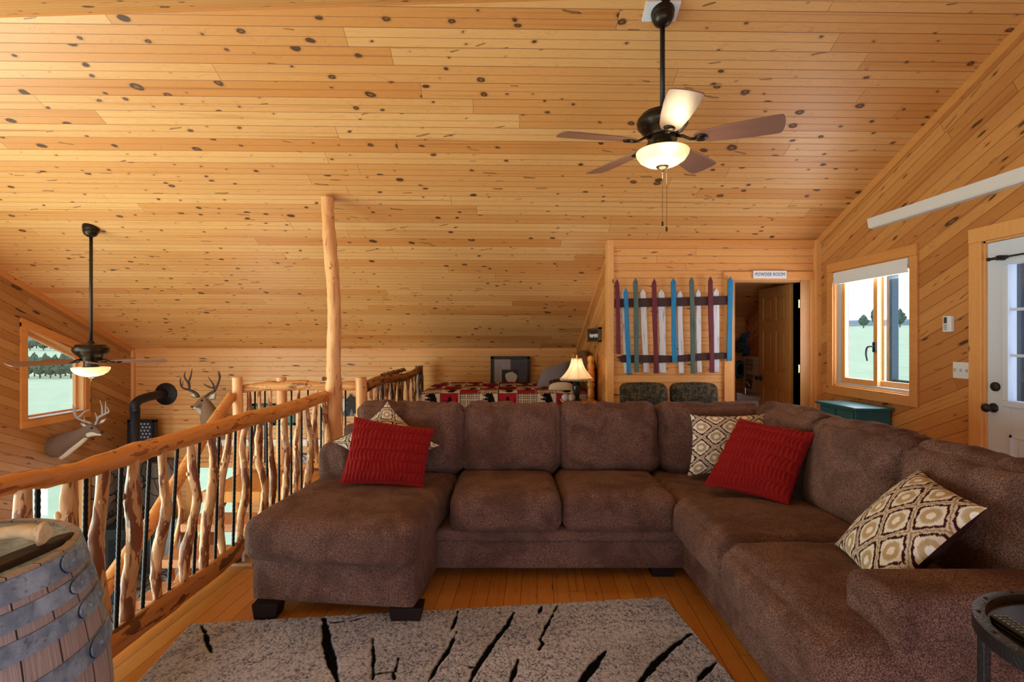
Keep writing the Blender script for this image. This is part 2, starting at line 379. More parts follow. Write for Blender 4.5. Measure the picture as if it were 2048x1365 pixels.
# ------------------------------------------------------------------ structure
XL, XR, YB, YF, YW, YR = -5.80, 3.28, -3.0, 7.98, 5.36, 3.11
def cz(d): return 4.837-CS*d
ZR = cz(YR); RS = 0.449
def rz(d): return ZR-RS*(YR-d)
NX = 1.13      # side wall of the powder room (bed nook side)
LZ = -2.6
T = 0.12
# ceiling: front slope and rear slope, each a thick slab
struct('ceiling', skew(prism([(YR-0.02, ZR+0.009), (YF+0.3, cz(YF+0.3)), (YF+0.3, cz(YF+0.3)+0.2), (YR-0.02, ZR+0.25)], 'x', XL-0.3, XR+0.3)), M['ceil'])
struct('ceiling_rear', skew(prism([(YB-0.3, rz(YB-0.3)), (YR-0.025, rz(YR-0.025)), (YR-0.025, ZR+0.25), (YB-0.3, rz(YB-0.3)+0.2)], 'x', XL-0.3, XR+0.3)), M['ceil_r'])
struct('trim_1', skew(prism([(YR-0.030, ZR-0.016), (YR+0.004, ZR-0.008), (YR+0.004, ZR+0.03), (YR-0.030, ZR+0.03)], 'x', XL, XR)), M['trimx'])
# loft floor, landing, lower floor
struct('floor', join(box(-1.72, XR, YB, 5.50, -0.28, 0.0), box(-1.50, XR, 5.50, YF, -0.28, 0.0)), M['floor'])
struct('floor_landing', box(-2.80, -1.72, 4.72, 5.50, -0.12, -0.02), M['floor'])
struct('floor_lower', box(XL, XR, YB, YF, LZ-0.1, LZ), M['floor'])
struct('trim_2', box(-1.76, -1.72, YB, 4.72, -0.30, -0.005), M['trimy'])
# far (eave) wall with the lower glazed door opening
struct('wall_far', join(box(XL-0.1, -4.86, YF, YF+T, LZ, 1.3), box(-4.86, -4.13, YF, YF+T, -0.59, 1.3), box(-4.13, XR+0.1, YF, YF+T, LZ, 1.3)), M['wallf'])
def wallpoly(x0, x1, d0, d1, z0, topf):
    if d0 < YR < d1:
        return prism([(d0, z0), (d1, z0), (d1, topf(d1)), (YR, topf(YR)), (d0, topf(d0))], 'x', x0, x1)
    return prism([(d0, z0), (d1, z0), (d1, topf(d1)), (d0, topf(d0))], 'x', x0, x1)
ctop = lambda d: (cz(d) if d >= YR else rz(d))+0.03
W0, W1 = 6.20, 7.06
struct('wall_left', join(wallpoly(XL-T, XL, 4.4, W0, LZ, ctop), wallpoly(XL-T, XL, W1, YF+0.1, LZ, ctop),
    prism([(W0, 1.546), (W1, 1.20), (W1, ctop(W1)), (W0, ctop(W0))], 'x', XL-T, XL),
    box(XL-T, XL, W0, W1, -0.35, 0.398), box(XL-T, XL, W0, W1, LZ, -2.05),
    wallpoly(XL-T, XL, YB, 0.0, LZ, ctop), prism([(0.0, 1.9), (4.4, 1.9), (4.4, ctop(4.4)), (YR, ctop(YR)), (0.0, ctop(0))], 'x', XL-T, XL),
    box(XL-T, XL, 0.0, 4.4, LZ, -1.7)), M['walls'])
# right wall with window and door openings
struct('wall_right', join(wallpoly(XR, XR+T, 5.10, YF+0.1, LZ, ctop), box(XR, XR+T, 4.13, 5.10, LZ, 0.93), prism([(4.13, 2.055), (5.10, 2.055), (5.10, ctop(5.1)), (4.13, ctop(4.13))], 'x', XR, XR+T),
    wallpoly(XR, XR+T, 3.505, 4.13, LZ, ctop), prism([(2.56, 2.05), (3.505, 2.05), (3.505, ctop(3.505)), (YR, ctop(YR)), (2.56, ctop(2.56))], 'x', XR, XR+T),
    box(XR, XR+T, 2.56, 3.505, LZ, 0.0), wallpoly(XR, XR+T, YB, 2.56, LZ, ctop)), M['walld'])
# powder room front wall, with door opening
DX0, DX1, DZ = 2.385, 3.085, 2.0
PW = 0.12
struct('wall_powder', join(box(NX-0.02, DX0, YW, YW+PW, 0, cz(YW)+0.02), box(DX0, DX1, YW, YW+PW, DZ, cz(YW)+0.02), box(DX1, XR, YW, YW+PW, 0, cz(YW)+0.02)), M['wallx'])
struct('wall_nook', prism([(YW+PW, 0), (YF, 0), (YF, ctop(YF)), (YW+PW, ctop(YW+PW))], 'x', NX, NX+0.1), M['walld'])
struct('wall_powder_back', prism([(NX+0.1, 0), (XR, 0), (XR, cz(7.0)+0.01), (NX+0.1, cz(7.0)+0.01)], 'y', 7.0, 7.08), M['wallx'])
# rear wall (behind the camera) with a wide window opening
struct('wall_rear', join(box(XL-0.1, XR+0.1, YB-T, YB, 2.25, rz(YB)+0.02) if rz(YB) > 2.25 else box(XL-0.1, XR+0.1, YB-T, YB, 0.62, 0.64), box(XL-0.1, XR+0.1, YB-T, YB, LZ, -2.3)), M['wallx'])
# trims
struct('trim_3', join(box(1.07, 1.135, YW-0.02, YW+0.10, 0, cz(YW)-0.005)), M['trim'])
struct('trim_4', box(1.135, XR-0.03, YW-0.018, YW, cz(YW)-0.075, cz(YW)-0.005), M['trimx'])
struct('trim_5', box(XR-0.05, XR, YW-0.055, YW, 0, cz(YW)-0.005), M['trim'])
# ceiling/right wall raking trim
def rake(x0, x1, d0, d1, h, off=0.0):
    return prism([(d0, cz(d0)-h-off), (d1, cz(d1)-h-off), (d1, cz(d1)-off), (d0, cz(d0)-off)], 'x', x0, x1)
struct('trim_6', rake(XR-0.022, XR, YR, YW-0.02, 0.075), M['trimy'])
struct('trim_7', rake(XL, XL+0.02, YR, YF, 0.07), M['trimy'])
struct('trim_8', rake(NX-0.02, NX, YW+0.1, YF, 0.055), M['trimy'])
struct('trim_9', box(XL, XL+0.045, YF-0.045, YF, -0.45, 1.24), M['trim'])
struct('trim_10', box(XL, NX, YF-0.015, YF, 1.165, 1.235), M['trimx'])
# door casing of the powder room
struct('trim_11', join(box(DX0-0.095, DX0, YW-0.02, YW, 0, DZ+0.01)), M['trim'])
struct('trim_12', join(box(DX1+0.10, DX1+0.165, YW-0.02, YW, 0, DZ+0.01)), M['trim'])
struct('trim_13', box(DX0-0.10, XR-0.05, YW-0.022, YW, DZ+0.01, DZ+0.095), M['trimx'], bevel=0.003)
struct('trim_14', join(box(DX0, DX0+0.02, YW-0.005, YW+PW, 0, DZ), box(DX1, DX1+0.10, YW-0.012, YW, 0, DZ+0.01), box(DX1-0.0, DX1+0.02, YW-0.01, YW+PW, 0, DZ), box(DX0+0.02, DX1, YW-0.005, YW+PW, DZ-0.015, DZ+0.01)), M['doorwood'])
# lower ledge rail on far wall
struct('trim_15', box(-5.1, -1.8, YF-0.03, YF, -0.50, -0.46), M['trimx'])
struct('trim_16', join(box(-5.14, -5.06, YF-0.04, YF, -2.6, -0.5), box(-4.95, -4.86, YF-0.03, YF, -2.6, -0.5), box(-4.13, -4.04, YF-0.03, YF, -2.6, -0.5), box(-4.86, -4.13, YF-0.03, YF, -0.6, -0.52)), M['trim'])
# ------------------------------------------------------------------ left gable window (window_1) and lower window (window_2)
def left_window(name, zb, zt0, zt1, blind):
    r = tag(bpy.data.objects.new(name, None), kind='structure'); COL.objects.link(r); r.location = (XL, (W0+W1)/2, zb)
    fx0, fx1 = XL-0.12, XL+0.022
    def ring(a0, a1, zb_, t0, t1, wdt, x0, x1):
        return join(prism([(a0-wdt, zb_), (a0, zb_), (a0, t0), (a0-wdt, t0+wdt*0.6)], 'x', x0, x1),
                    prism([(a1, zb_), (a1+wdt, zb_), (a1+wdt, t1+wdt*0.2), (a1, t1)], 'x', x0, x1),
                    prism([(a0-wdt, t0+0.003), (a1+wdt, t1-0.003), (a1+wdt, t1+wdt), (a0-wdt, t0+wdt*1.25)], 'x', x0, x1+0.004),
                    box(x0, x1+0.004, a0-wdt, a1+wdt, zb_-wdt, zb_))
    mk('casing', ring(W0+0.004, W1-0.004, zb+0.004, zt0-0.004, zt1-0.004, 0.085, XL+0.001, XL+0.022), M['trimy'], r)
    # jamb liner and sash
    mk('jamb', ring(W0+0.02, W1-0.02, zb+0.02, zt0-0.028, zt1-0.028, 0.018, XL-0.118, XL+0.004), M['trim'], r)
    mk('sash', ring(W0+0.055, W1-0.055, zb+0.055, zt0-0.08, zt1-0.08, 0.036, XL-0.115, XL-0.075), M['trim'], r)
    mk('pane', prism([(W0+0.05, zb+0.05), (W1-0.05, zb+0.05), (W1-0.05, zt1-0.075), (W0+0.05, zt0-0.075)], 'x', XL-0.098, XL-0.094), M['glass'], r)
    mk('sill_strip', box(XL-0.07, XL+0.026, W0+0.02, W1-0.02, zb+0.02, zb+0.03), M['white'], r)
left_window('window_1', 0.398, 1.546, 1.20, True)
left_window('window_2', -2.05, -0.35, -0.35, False)
# off frame daylight windows in left wall
r = tag(bpy.data.objects.new('window_3', None), kind='structure'); COL.objects.link(r); r.location = (XL, 2.2, -1.7)
mk('frame', join(*[box(XL-0.1, XL-0.02, y, y+0.09, -1.7, 1.9) for y in (0.0, 1.4, 2.9, 4.31)], box(XL-0.1, XL-0.02, 0.0, 4.4, 0.35, 0.5)), M['trim'], r)
# ------------------------------------------------------------------ right window (window_4): slider with roller blind
r = tag(bpy.data.objects.new('window_4', None), kind='structure'); COL.objects.link(r); r.location = (XR, 4.6, 0.85)
y0, y1, z0, z1 = 4.13, 5.10, 0.93, 2.055
mk('casing', join(box(XR-0.022, XR-0.001, y0-0.075, y0, z0-0.088, z1+0.0), box(XR-0.022, XR-0.001, y1, y1+0.085, z0-0.0, z1), box(XR-0.026, XR-0.001, y0-0.075, y1+0.085, z1, z1+0.088), box(XR-0.026, XR-0.001, y0-0.0, y1+0.085, z0-0.088, z0)), M['trimy'], r, bevel=0.003)
mk('jamb', join(box(XR-0.004, XR+0.118, y0, y0+0.012, z0, z1), box(XR-0.004, XR+0.118, y1-0.012, y1, z0, z1), box(XR-0.004, XR+0.118, y0, y1, z0, z0+0.012), box(XR-0.004, XR+0.118, y0, y1, z1-0.012, z1)), M['trim'], r)
mk('track', join(box(XR+0.02, XR+0.11, y0+0.012, y1-0.012, z0+0.012, z0+0.035), box(XR+0.03, XR+0.11, y1-0.055, y1-0.012, z0+0.03, z1-0.012), box(XR+0.03, XR+0.11, y0+0.012, y0+0.03, z0+0.03, z1-0.012)), M['vinyl'], r)
def sash(a, b, x, bw):
    s_ = mk('sash', join(box(x, x+0.03, a, a+bw, z0+0.032, z1-0.022), box(x, x+0.03, b-bw, b, z0+0.032, z1-0.022), box(x-0.001, x+0.031, a-0.001, b+0.001, z0+0.03, z0+0.085), box(x-0.001, x+0.031, a-0.001, b+0.001, z1-0.06, z1-0.02)), M['trim'], r, bevel=0.003)
    mk('pane', box(x+0.013, x+0.017, a+bw-0.005, b-bw+0.005, z0+0.08, z1-0.055), M['glass'], s_)
    return s_
s1 = sash(4.56, 5.045, XR+0.035, 0.05); sash(4.14, 4.62, XR+0.075, 0.05)
hp, hr = spline([(XR+0.03, 4.585, 1.32), (XR-0.02, 4.60, 1.315), (XR-0.025, 4.615, 1.26), (XR-0.012, 4.618, 1.19)], [0.009, 0.009, 0.008, 0.007])
mk('handle', join(tube(hp, hr, 8), box(XR+0.02, XR+0.036, 4.565, 4.60, 1.27, 1.36)), M['black'], s1, smooth=True)
mk('roller_blind', join(lathe([(0.001, y0+0.02), (0.03, y0+0.02), (0.03, y1-0.02), (0.001, y1-0.02)], 16, (XR+0.01, 0, z1-0.075), 'y'), box(XR-0.022, XR+0.012, y0+0.015, y1-0.015, z1-0.06, z1-0.012), box(XR-0.02, XR-0.015, y0+0.02, y1-0.02, z1-0.115, z1-0.06), box(XR-0.026, XR-0.010, y0+0.02, y1-0.02, z1-0.128, z1-0.112)), M['white'], r, smooth='edge')
# ------------------------------------------------------------------ exterior door (door_1) in right wall
r = tag(bpy.data.objects.new('door_1', None), kind='structure'); COL.objects.link(r); r.location = (XR, 3.0, 0)
dy0, dy1 = 2.58, 3.49
mk('casing', join(box(XR-0.022, XR-0.001, 3.505, 3.60, 0, 2.05), box(XR-0.022, XR-0.001, 2.47, 2.56, 0, 2.05), box(XR-0.026, XR-0.001, 2.47, 3.60, 2.05, 2.15)), M['trim'], r, bevel=0.003)
mk('jamb', join(box(XR-0.004, XR+0.118, 3.49, 3.507, 0, 2.05), box(XR-0.004, XR+0.118, 2.56, 2.575, 0, 2.05), box(XR-0.004, XR+0.118, 2.56, 3.507, 2.037, 2.052)), M['trim'], r)
gx0, gx1, gz0, gz1 = 2.77, 3.335, 0.98, 1.87
lf = mk('door_leaf', join(box(XR+0.01, XR+0.055, gx1, dy1, 0.005, 2.035), box(XR+0.01, XR+0.055, dy0, gx0, 0.005, 2.035), box(XR+0.01, XR+0.055, gx0, gx1, gz1, 2.035), box(XR+0.01, XR+0.055, gx0, gx1, 0.005, gz0),
    box(XR+0.002, XR+0.01, gx0, 3.335, 0.16, 0.18), box(XR+0.002, XR+0.01, gx0, 3.335, 0.74, 0.76), box(XR+0.002, XR+0.01, 3.315, 3.335, 0.16, 0.76), box(XR+0.004, XR+0.01, 2.83, 3.27, 0.22, 0.70)), M['doorwhite'], r, bevel=0.002)
mk('glazing_frame', join(box(XR-0.006, XR+0.012, gx1-0.002, gx1+0.04, gz0, gz1), box(XR-0.006, XR+0.012, gx0-0.04, gx0, gz0, gz1), box(XR-0.007, XR+0.013, gx0-0.04, gx1+0.04, gz1, gz1+0.04), box(XR-0.007, XR+0.013, gx0-0.04, gx1+0.04, gz0-0.04, gz0)), M['doorwhite'], lf, bevel=0.004)
mk('muntins', join(*[box(XR+0.012, XR+0.03, gx0, gx1, z-0.009, z+0.009) for z in (1.275, 1.575)], *[box(XR+0.012, XR+0.03, y-0.009, y+0.009, gz0, gz1) for y in (2.96, 3.15)]), M['doorwhite'], lf)
mk('pane', box(XR+0.036, XR+0.040, gx0-0.01, gx1+0.01, gz0-0.01, gz1+0.01), M['glass'], lf)
def knob(c, s):
    return lathe([(0.001, 0), (0.032*s, 0), (0.032*s, 0.008), (0.012*s, 0.014), (0.011*s, 0.035), (0.026*s, 0.042), (0.030*s, 0.055), (0.024*s, 0.068), (0.001, 0.072)], 20)
def rotm(v, ax, ang, c): return xf(v, Matrix.Translation(c) @ Matrix.Rotation(ang, 4, ax))
mk('door_knob', rotm(knob(0, 1), 'Y', -PI/2, (XR+0.01, 3.445, 0.92)), M['black'], lf, smooth=True)
mk('deadbolt', rotm(lathe([(0.001, 0), (0.031, 0), (0.031, 0.012), (0.022, 0.018), (0.001, 0.02)], 20), 'Y', -PI/2, (XR+0.01, 3.43, 1.064)), M['black'], lf, smooth=True)
# curtain rod on door
t = thing('curtain_rod', 'thin black curtain rod fixed across the top of the white door', 'curtain rod', (XR-0.03, 3.0, 1.915))
mk('rod', tube([(XR-0.045, 2.68, 1.915), (XR-0.045, 3.40, 1.915)], 0.006, 10), M['black'], t, smooth=True)
mk('finial', join(ball((XR-0.045, 3.425, 1.915), 0.013, 8), tube([(XR-0.045, 3.36, 1.915), (XR-0.045, 3.425, 1.915)], [0.011, 0.007], 10)), M['black'], t, smooth=True)
mk('bracket', join(box(XR-0.05, XR+0.012, 3.345, 3.37, 1.90, 1.932)), M['black'], t, bevel=0.003)
# ------------------------------------------------------------------ powder room door (door_2)
r = tag(bpy.data.objects.new('door_2', None), kind='structure'); COL.objects.link(r)
hx, hy = 3.092, YW+PW+0.005; r.location = (hx, hy, 0)
ang = math.atan2(3.03-hx, 0.61) # open inwards: leaf along +y, leaning to -x
DW = 0.66
def dl(s): return xf(s, Matrix.Rotation(math.atan2(0.012, 0.61), 4, 'Z'))
st = 0.10
# leaf local: y 0..DW, x -0.035..0
lfp = [box(-0.035, 0, 0, st, 0.01, 1.985), box(-0.035, 0, DW-st, DW, 0.01, 1.985), box(-0.035, 0, DW/2-0.045, DW/2+0.045, 0.01, 1.985)]
for za, zb in ((0.01, 0.22), (0.84, 1.03), (1.48, 1.60), (1.87, 1.985)): lfp.append(box(-0.0345, -0.0005, 0.01, DW-0.01, za, zb))
for za, zb in ((0.20, 0.86), (1.01, 1.50), (1.58, 1.89)):
    for ya, yb in ((st-0.01, DW/2-0.035), (DW/2+0.035, DW-st+0.01)):
        lfp.append(box(-0.024, -0.011, ya, yb, za, zb)); lfp.append(box(-0.031, -0.004, ya+0.045, yb-0.045, za+0.05, zb-0.05))
lf = mk('door_leaf', dl(join(*lfp)), M['doorwood'], r, local=True, bevel=0.004)
kk = join(rotm(knob(0, 1), 'Y', -PI/2, (-0.035, DW-0.055, 0.93)), rotm(knob(0, 1), 'Y', PI/2, (0, DW-0.055, 0.93)))
mk('door_knob', dl(kk), M['black'], lf, local=True, smooth=True)
for z in (1.76, 1.08, 0.25):
    mk('hinge', join(tube([(hx+0.004, hy-0.128, z-0.04), (hx+0.004, hy-0.128, z+0.04)], 0.006, 10), box(hx+0.004, hx+0.018, hy-0.132, hy-0.128, z-0.045, z+0.045), box(hx-0.022, hx, hy-0.13, hy-0.126, z-0.042, z+0.042)), M['brass'], r)
# ------------------------------------------------------------------ outdoors
def terr(x, y):
    r_ = np.hypot(x, y)
    east = np.clip((x-3.4)/3.0, 0, 1)
    h_w = -3.0+np.clip(r_-95, 0, None)*0.030+2.0*fbm(x*0.02, y*0.02, 1)*np.clip((r_-95)/60, 0, 1)+np.clip(r_-170, 0, None)*0.06*(0.5+fbm(x*0.006, y*0.006, 3))+np.clip(r_-420, 0, None)*0.09
    h_e = -0.35+np.clip(r_-6, 0, None)*0.035
    return h_w*(1-east)+h_e*east
nr, na = 90, 96
rr = np.concatenate([[2.0], np.geomspace(9, 1400, nr-1)]); aa = np.linspace(-PI/2, PI*1.05, na)
R_, A_ = np.meshgrid(rr, aa, indexing='ij'); X_ = -1+R_*np.sin(A_-PI/2); Y_ = 3+R_*np.cos(A_-PI/2)
Z_ = terr(X_, Y_); Z_[R_ < 2.5] = -3.2
Vt = np.stack([X_, Y_, Z_], -1).reshape(-1, 3); idx = lambda i, j: i*na+j
Ft = [(idx(i, j), idx(i, j+1), idx(i+1, j+1), idx(i+1, j)) for i in range(nr-1) for j in range(na-1)]
n = N('meadow'); o_ = n.obj(); f = n.noise(o_, 0.8, 4); f2 = n.noise(o_, 0.02, 4)
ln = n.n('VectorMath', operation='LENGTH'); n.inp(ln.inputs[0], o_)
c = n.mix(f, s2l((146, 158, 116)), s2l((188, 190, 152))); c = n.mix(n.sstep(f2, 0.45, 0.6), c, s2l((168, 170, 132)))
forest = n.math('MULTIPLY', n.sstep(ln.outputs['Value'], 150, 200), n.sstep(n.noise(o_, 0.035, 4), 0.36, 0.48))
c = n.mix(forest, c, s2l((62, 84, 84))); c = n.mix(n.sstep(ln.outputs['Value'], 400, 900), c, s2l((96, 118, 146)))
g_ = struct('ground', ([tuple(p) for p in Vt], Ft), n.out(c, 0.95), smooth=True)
pineneedle = plain('pine_foliage', (78, 100, 78), 0.9, var=0.2, scale=2); trunkm = plain('tree_bark', (96, 76, 60), 0.9)
def tree(x, y, h, w_, label, src=None):
    z = float(terr(np.array(x), np.array(y)))
    if src is not None:
        t = dup(src, (x, y, z), rnd.random()*6, label); t.scale = (w_/2.6, w_/2.6, h/5.0); return t
    t = thing('pine_tree', label, 'tree', (x, y, z), 0, 'pine trees on the meadow hills')
    mk('trunk', tube([(0, 0, -0.4), (0, 0, 3.6)], [0.16, 0.05], 8), trunkm, t, local=True)
    bm = bmesh.new(); bmesh.ops.create_icosphere(bm, subdivisions=4, radius=1.0)
    for v in bm.verts:
        p = v.co.copy(); k = (p.z+1)/2; wd = 1.45*(1-k)**0.7+0.1; nn = mnoise.noise(p*2.3)+0.6*mnoise.noise(p*6+Vector((3, 3, 3)))
        s_ = wd*(1+0.55*nn)/max(0.35, math.sqrt(max(0.02, 1-p.z**2)))*math.sqrt(max(0.0, 1-p.z**2))
        v.co = Vector((p.x*s_*0.9, p.y*s_*0.9, 0.9+4.1*k+0.3*nn))
    me = bpy.data.meshes.new('foliage'); bm.to_mesh(me); bm.free(); me.materials.append(pineneedle)
    o = bpy.data.objects.new('foliage', me); COL.objects.link(o); o.parent = t
    return t
t0 = None; k = 0
for (px, dd, h, w_) in ((57, 60, 2.6, 1.3), (69, 63, 3.0, 1.6), (80, 60, 2.5, 1.6), (91, 64, 2.9, 1.8), (101, 60, 2.1, 1.3), (111, 64, 2.7, 1.7), (121, 60, 2.3, 1.4), (131, 64, 3.4, 1.9), (142, 60, 2.8, 1.6), (153, 64, 3.3, 2.0), (164, 60, 2.6, 1.5),
                     (60, 108, 2.2, 2.0), (73, 114, 2.8, 2.2), (87, 108, 2.2, 2.0), (101, 114, 2.8, 2.2), (114, 108, 2.4, 2.2), (127, 114, 2.6, 2.2), (140, 108, 2.8, 2.2), (153, 114, 2.8, 2.4)):
    x = (px-VX)/F*dd
    near = 'near' if dd < 100 else 'farther'; k += 1
    lab = 'pine, %s from left in the %s tree line through the left gable window' % (['first', 'second', 'third', 'fourth', 'fifth', 'sixth', 'seventh', 'eighth', 'ninth', 'tenth', 'eleventh'][(k-1) % 11], near)
    t = tree(x, dd, h, w_, lab, t0)
    t['group'] = 'pine trees of the %s tree line' % near
    if t0 is None: t0 = t; t.scale = (w_/2.6, w_/2.6, h/5.0)
for px, dd, h, w_, lab in ((1727, 110, 3.0, 2.2, 'pale bushy tree seen through the left sash of the right window'), (1749, 118, 5.0, 1.6, 'faint tree beside the middle stile of the right window'), (1800, 112, 4.2, 2.4, 'pale tree seen through the right sash of the right window')):
    x = (px-VX)/F*dd; t = tree(x, dd, h, w_, lab, t0); del t['group']
t = single('porch_post', box(4.32, 4.40, 5.72, 5.80, -0.3, 2.6), plain('blue_grey_post', (70, 96, 112), 0.6), 'dark blue-grey porch post outside the right window', 'post', bevel=0.005)
t = single('porch_railing', join(box(4.34, 4.38, 4.42, 5.72, 0.86, 0.94)), bpy.data.materials['blue_grey_post'], 'dark porch rail running from the post below the right window', 'railing', bevel=0.004)
t = single('porch_screen', box(4.3, 4.34, 2.2, 4.33, -0.3, 2.6), plain('screen_cloth', (62, 86, 116), 0.8, var=0.15, scale=40), 'dark blue porch screen standing outside the glazed door', 'screen')
# ------------------------------------------------------------------ stone chimney corner and lower level
n = N('fieldstone'); o_ = n.obj(); v = n.n('TexVoronoi', feature='DISTANCE_TO_EDGE'); wv = n.noise(o_, 3, 2, color=True)
va = n.n('VectorMath', operation='MULTIPLY_ADD'); n.inp(va.inputs[0], wv); va.inputs[1].default_value = (0.3,)*3; n.inp(va.inputs[2], o_)
n.inp(v.inputs['Vector'], va.outputs[0]); v.inputs['Scale'].default_value = 4.2
v1 = n.n('TexVoronoi', feature='F1'); n.inp(v1.inputs['Vector'], va.outputs[0]); v1.inputs['Scale'].default_value = 4.2
sp = n.n('SeparateColor'); n.inp(sp.inputs[0], v1.outputs['Color'])
c = n.ramp(sp.outputs[0], [(0, (96, 84, 78)), (0.35, (138, 122, 108)), (0.65, (112, 98, 92)), (1, (160, 138, 112))])
c = n.mix(n.math('MULTIPLY', n.noise(o_, 14, 4), 0.4), c, s2l((70, 62, 58)))
e = n.sstep(v.outputs['Distance'], 0.01, 0.05); c = n.mix(e, s2l((34, 30, 28)), c); n.bump(e, 0.8, 0.04); stone = n.out(c, 0.8)
struct('wall_stone', join(box(XL, -5.10, YF-0.38, YF-0.001, LZ, -0.45), box(XL+0.001, XL+0.14, 7.16, YF-0.38, LZ, -0.45), box(-5.14, -4.45, YF-0.12, YF-0.001, LZ, -1.85)), stone, bevel=0.01)
struct('floor_hearth', box(XL+0.14, -4.45, 6.2, YF-0.38, LZ, -1.95), stone, bevel=0.02)
t = thing('wood_stove', 'black cast iron wood stove on the stone hearth below the stove pipe', 'stove', (-5.2, 7.3, -1.95))
mk('body', join(box(-5.5, -4.75, 6.95, 7.5, -1.80, -1.22), box(-5.53, -4.72, 6.92, 7.53, -1.22, -1.19)), M['black'], t, bevel=0.02)
mk('door', join(box(-5.38, -4.88, 6.925, 6.95, -1.68, -1.34)), M['rebar'], t, bevel=0.01)
for x in (-5.45, -4.85):
    for y in (7.0, 7.43): mk('leg', box(x, x+0.05, y, y+0.05, -1.95, -1.80), M['black'], t)
t = thing('stove_pipe', 'black stove pipe that rises in the corner and elbows into a round wall collar', 'stove pipe', (-5.31, 7.35, -1.19))
mk('riser', tube([(-5.31, 7.35, -1.19), (-5.31, 7.35, 0.40)], 0.062, 24), plain('pipe_black', (28, 32, 42), 0.5, 0.2), t, smooth=True)
sp_, sr_ = spline([(-5.31, 7.35, 0.38), (-5.31, 7.35, 0.45), (-5.305, 7.43, 0.51), (-5.29, 7.65, 0.545), (-5.28, 7.96, 0.55)], 0.064, 5)
mk('elbow', tube(sp_, sr_, 24), bpy.data.materials['pipe_black'], t, smooth=True)
mk('wall_collar', lathe([(0.06, -0.03), (0.072, -0.028), (0.076, -0.012), (0.168, -0.006), (0.172, 0.0), (0.172, 0.012)], 40, (-5.28, 7.965, 0.545), 'y'), bpy.data.materials['pipe_black'], t, smooth=True)
for z_ in (0.36, -0.3): mk('joint_ring', tube([(-5.31, 7.35, z_), (-5.31, 7.35, z_+0.035)], 0.066, 24), bpy.data.materials['pipe_black'], t, smooth='edge')
t = thing('metal_bucket', 'blue-grey metal bucket standing on the stone hearth', 'bucket', (-4.98, 6.5, -1.95))
mk('pail', lathe([(0.09, 0.0), (0.13, 0.30), (0.137, 0.305), (0.132, 0.31), (0.122, 0.30), (0.083, 0.015), (0.001, 0.012)], 28), plain('galvanised_blue', (96, 128, 150), 0.4, 0.6), t, local=True, smooth=True)
mk('bail_handle', tube([(0.13*math.cos(a), 0.02, 0.29+0.0*a-0.05*math.sin(a)) for a in np.linspace(0, PI, 13)], 0.004, 6), M['rebar'], t, local=True)
# plant below, stacked near stove
t = thing('potted_plant', 'green leafy potted plant on the lower level beside the stove', 'plant', (-4.35, 6.15, LZ))
mk('pot', lathe([(0.10, 0), (0.15, 0.26), (0.14, 0.26), (0.12, 0.22), (0.001, 0.22)], 24), M['white'], t, local=True, smooth=True)
lv = []
for k in range(46):
    a = rnd.random()*2*PI; b = rnd.uniform(0.3, 1.3); L_ = rnd.uniform(0.25, 0.6)
    d_ = Vector((math.cos(a)*math.cos(b), math.sin(a)*math.cos(b), math.sin(b))); s_ = d_.cross(Vector((0, 0, 1))).normalized()*0.045
    p0 = Vector((0, 0, 0.2)); p1 = p0+d_*L_; p2 = p1+d_*0.14+Vector((0, 0, -0.05)); u_ = Vector((0, 0, 0.004))
    q = [p0, p1-s_, p2, p1+s_]; lv.append(([tuple(x) for x in q]+[tuple(x+u_) for x in q], [(0, 1, 2, 3), (7, 6, 5, 4), (0, 4, 5, 1), (1, 5, 6, 2), (2, 6, 7, 3), (3, 7, 4, 0)]))
mk('foliage', join(*lv), plain('leaf_green', (62, 128, 58), 0.5), t, local=True)
# flag board on far wall
def star(cx, cz_, r_, y):
    pts = [(cx+(r_ if i % 2 == 0 else r_*0.42)*math.sin(PI*i/5), cz_+(r_ if i % 2 == 0 else r_*0.42)*math.cos(PI*i/5)) for i in range(10)]
    return prism(pts, 'y', y-0.004, y)
FY = 7.78
t = thing('wooden_flag', 'vertical wooden flag with stars above and stripes below, behind the stove pipe', 'wall flag', (-5.5, 7.75, -0.45))
fx0, fx1, fz0, fz1 = -5.64, -5.33, -0.45, 0.145
mk('frame', join(box(fx0-0.06, fx0, FY-0.06, FY-0.005, fz0, fz1+0.03), box(fx1, fx1+0.06, FY-0.06, FY-0.005, fz0, fz1+0.03), box(fx0-0.06, fx1+0.06, FY-0.06, FY-0.005, fz1, fz1+0.035)), M['black'], t, bevel=0.004)
mk('union_field', box(fx0, fx1, FY-0.04, FY-0.006, -0.14, fz1), plain('flag_blue', (44, 58, 84), 0.7), t)
sw = (fx1-fx0)/7
mk('red_stripe', join(*[box(fx0+sw*i, fx0+sw*(i+1), FY-0.038, FY-0.006, fz0, -0.14) for i in (0, 2, 4, 6)]), plain('flag_red', (122, 40, 52), 0.7), t)
mk('white_stripe', join(*[box(fx0+sw*i, fx0+sw*(i+1), FY-0.036, FY-0.006, fz0, -0.14) for i in (1, 3, 5)]), plain('flag_cream', (190, 176, 160), 0.7), t)
mk('stars', join(*[star(fx0+0.035+0.052*c_+(0.026 if r_ % 2 else 0), fz1-0.03-0.05*r_, 0.02, FY-0.040) for r_ in range(5) for c_ in range(6 if r_ % 2 == 0 else 6) if fx0+0.035+0.052*c_+(0.026 if r_ % 2 else 0) < fx1-0.02]), plain('flag_star', (226, 228, 230), 0.6), t)
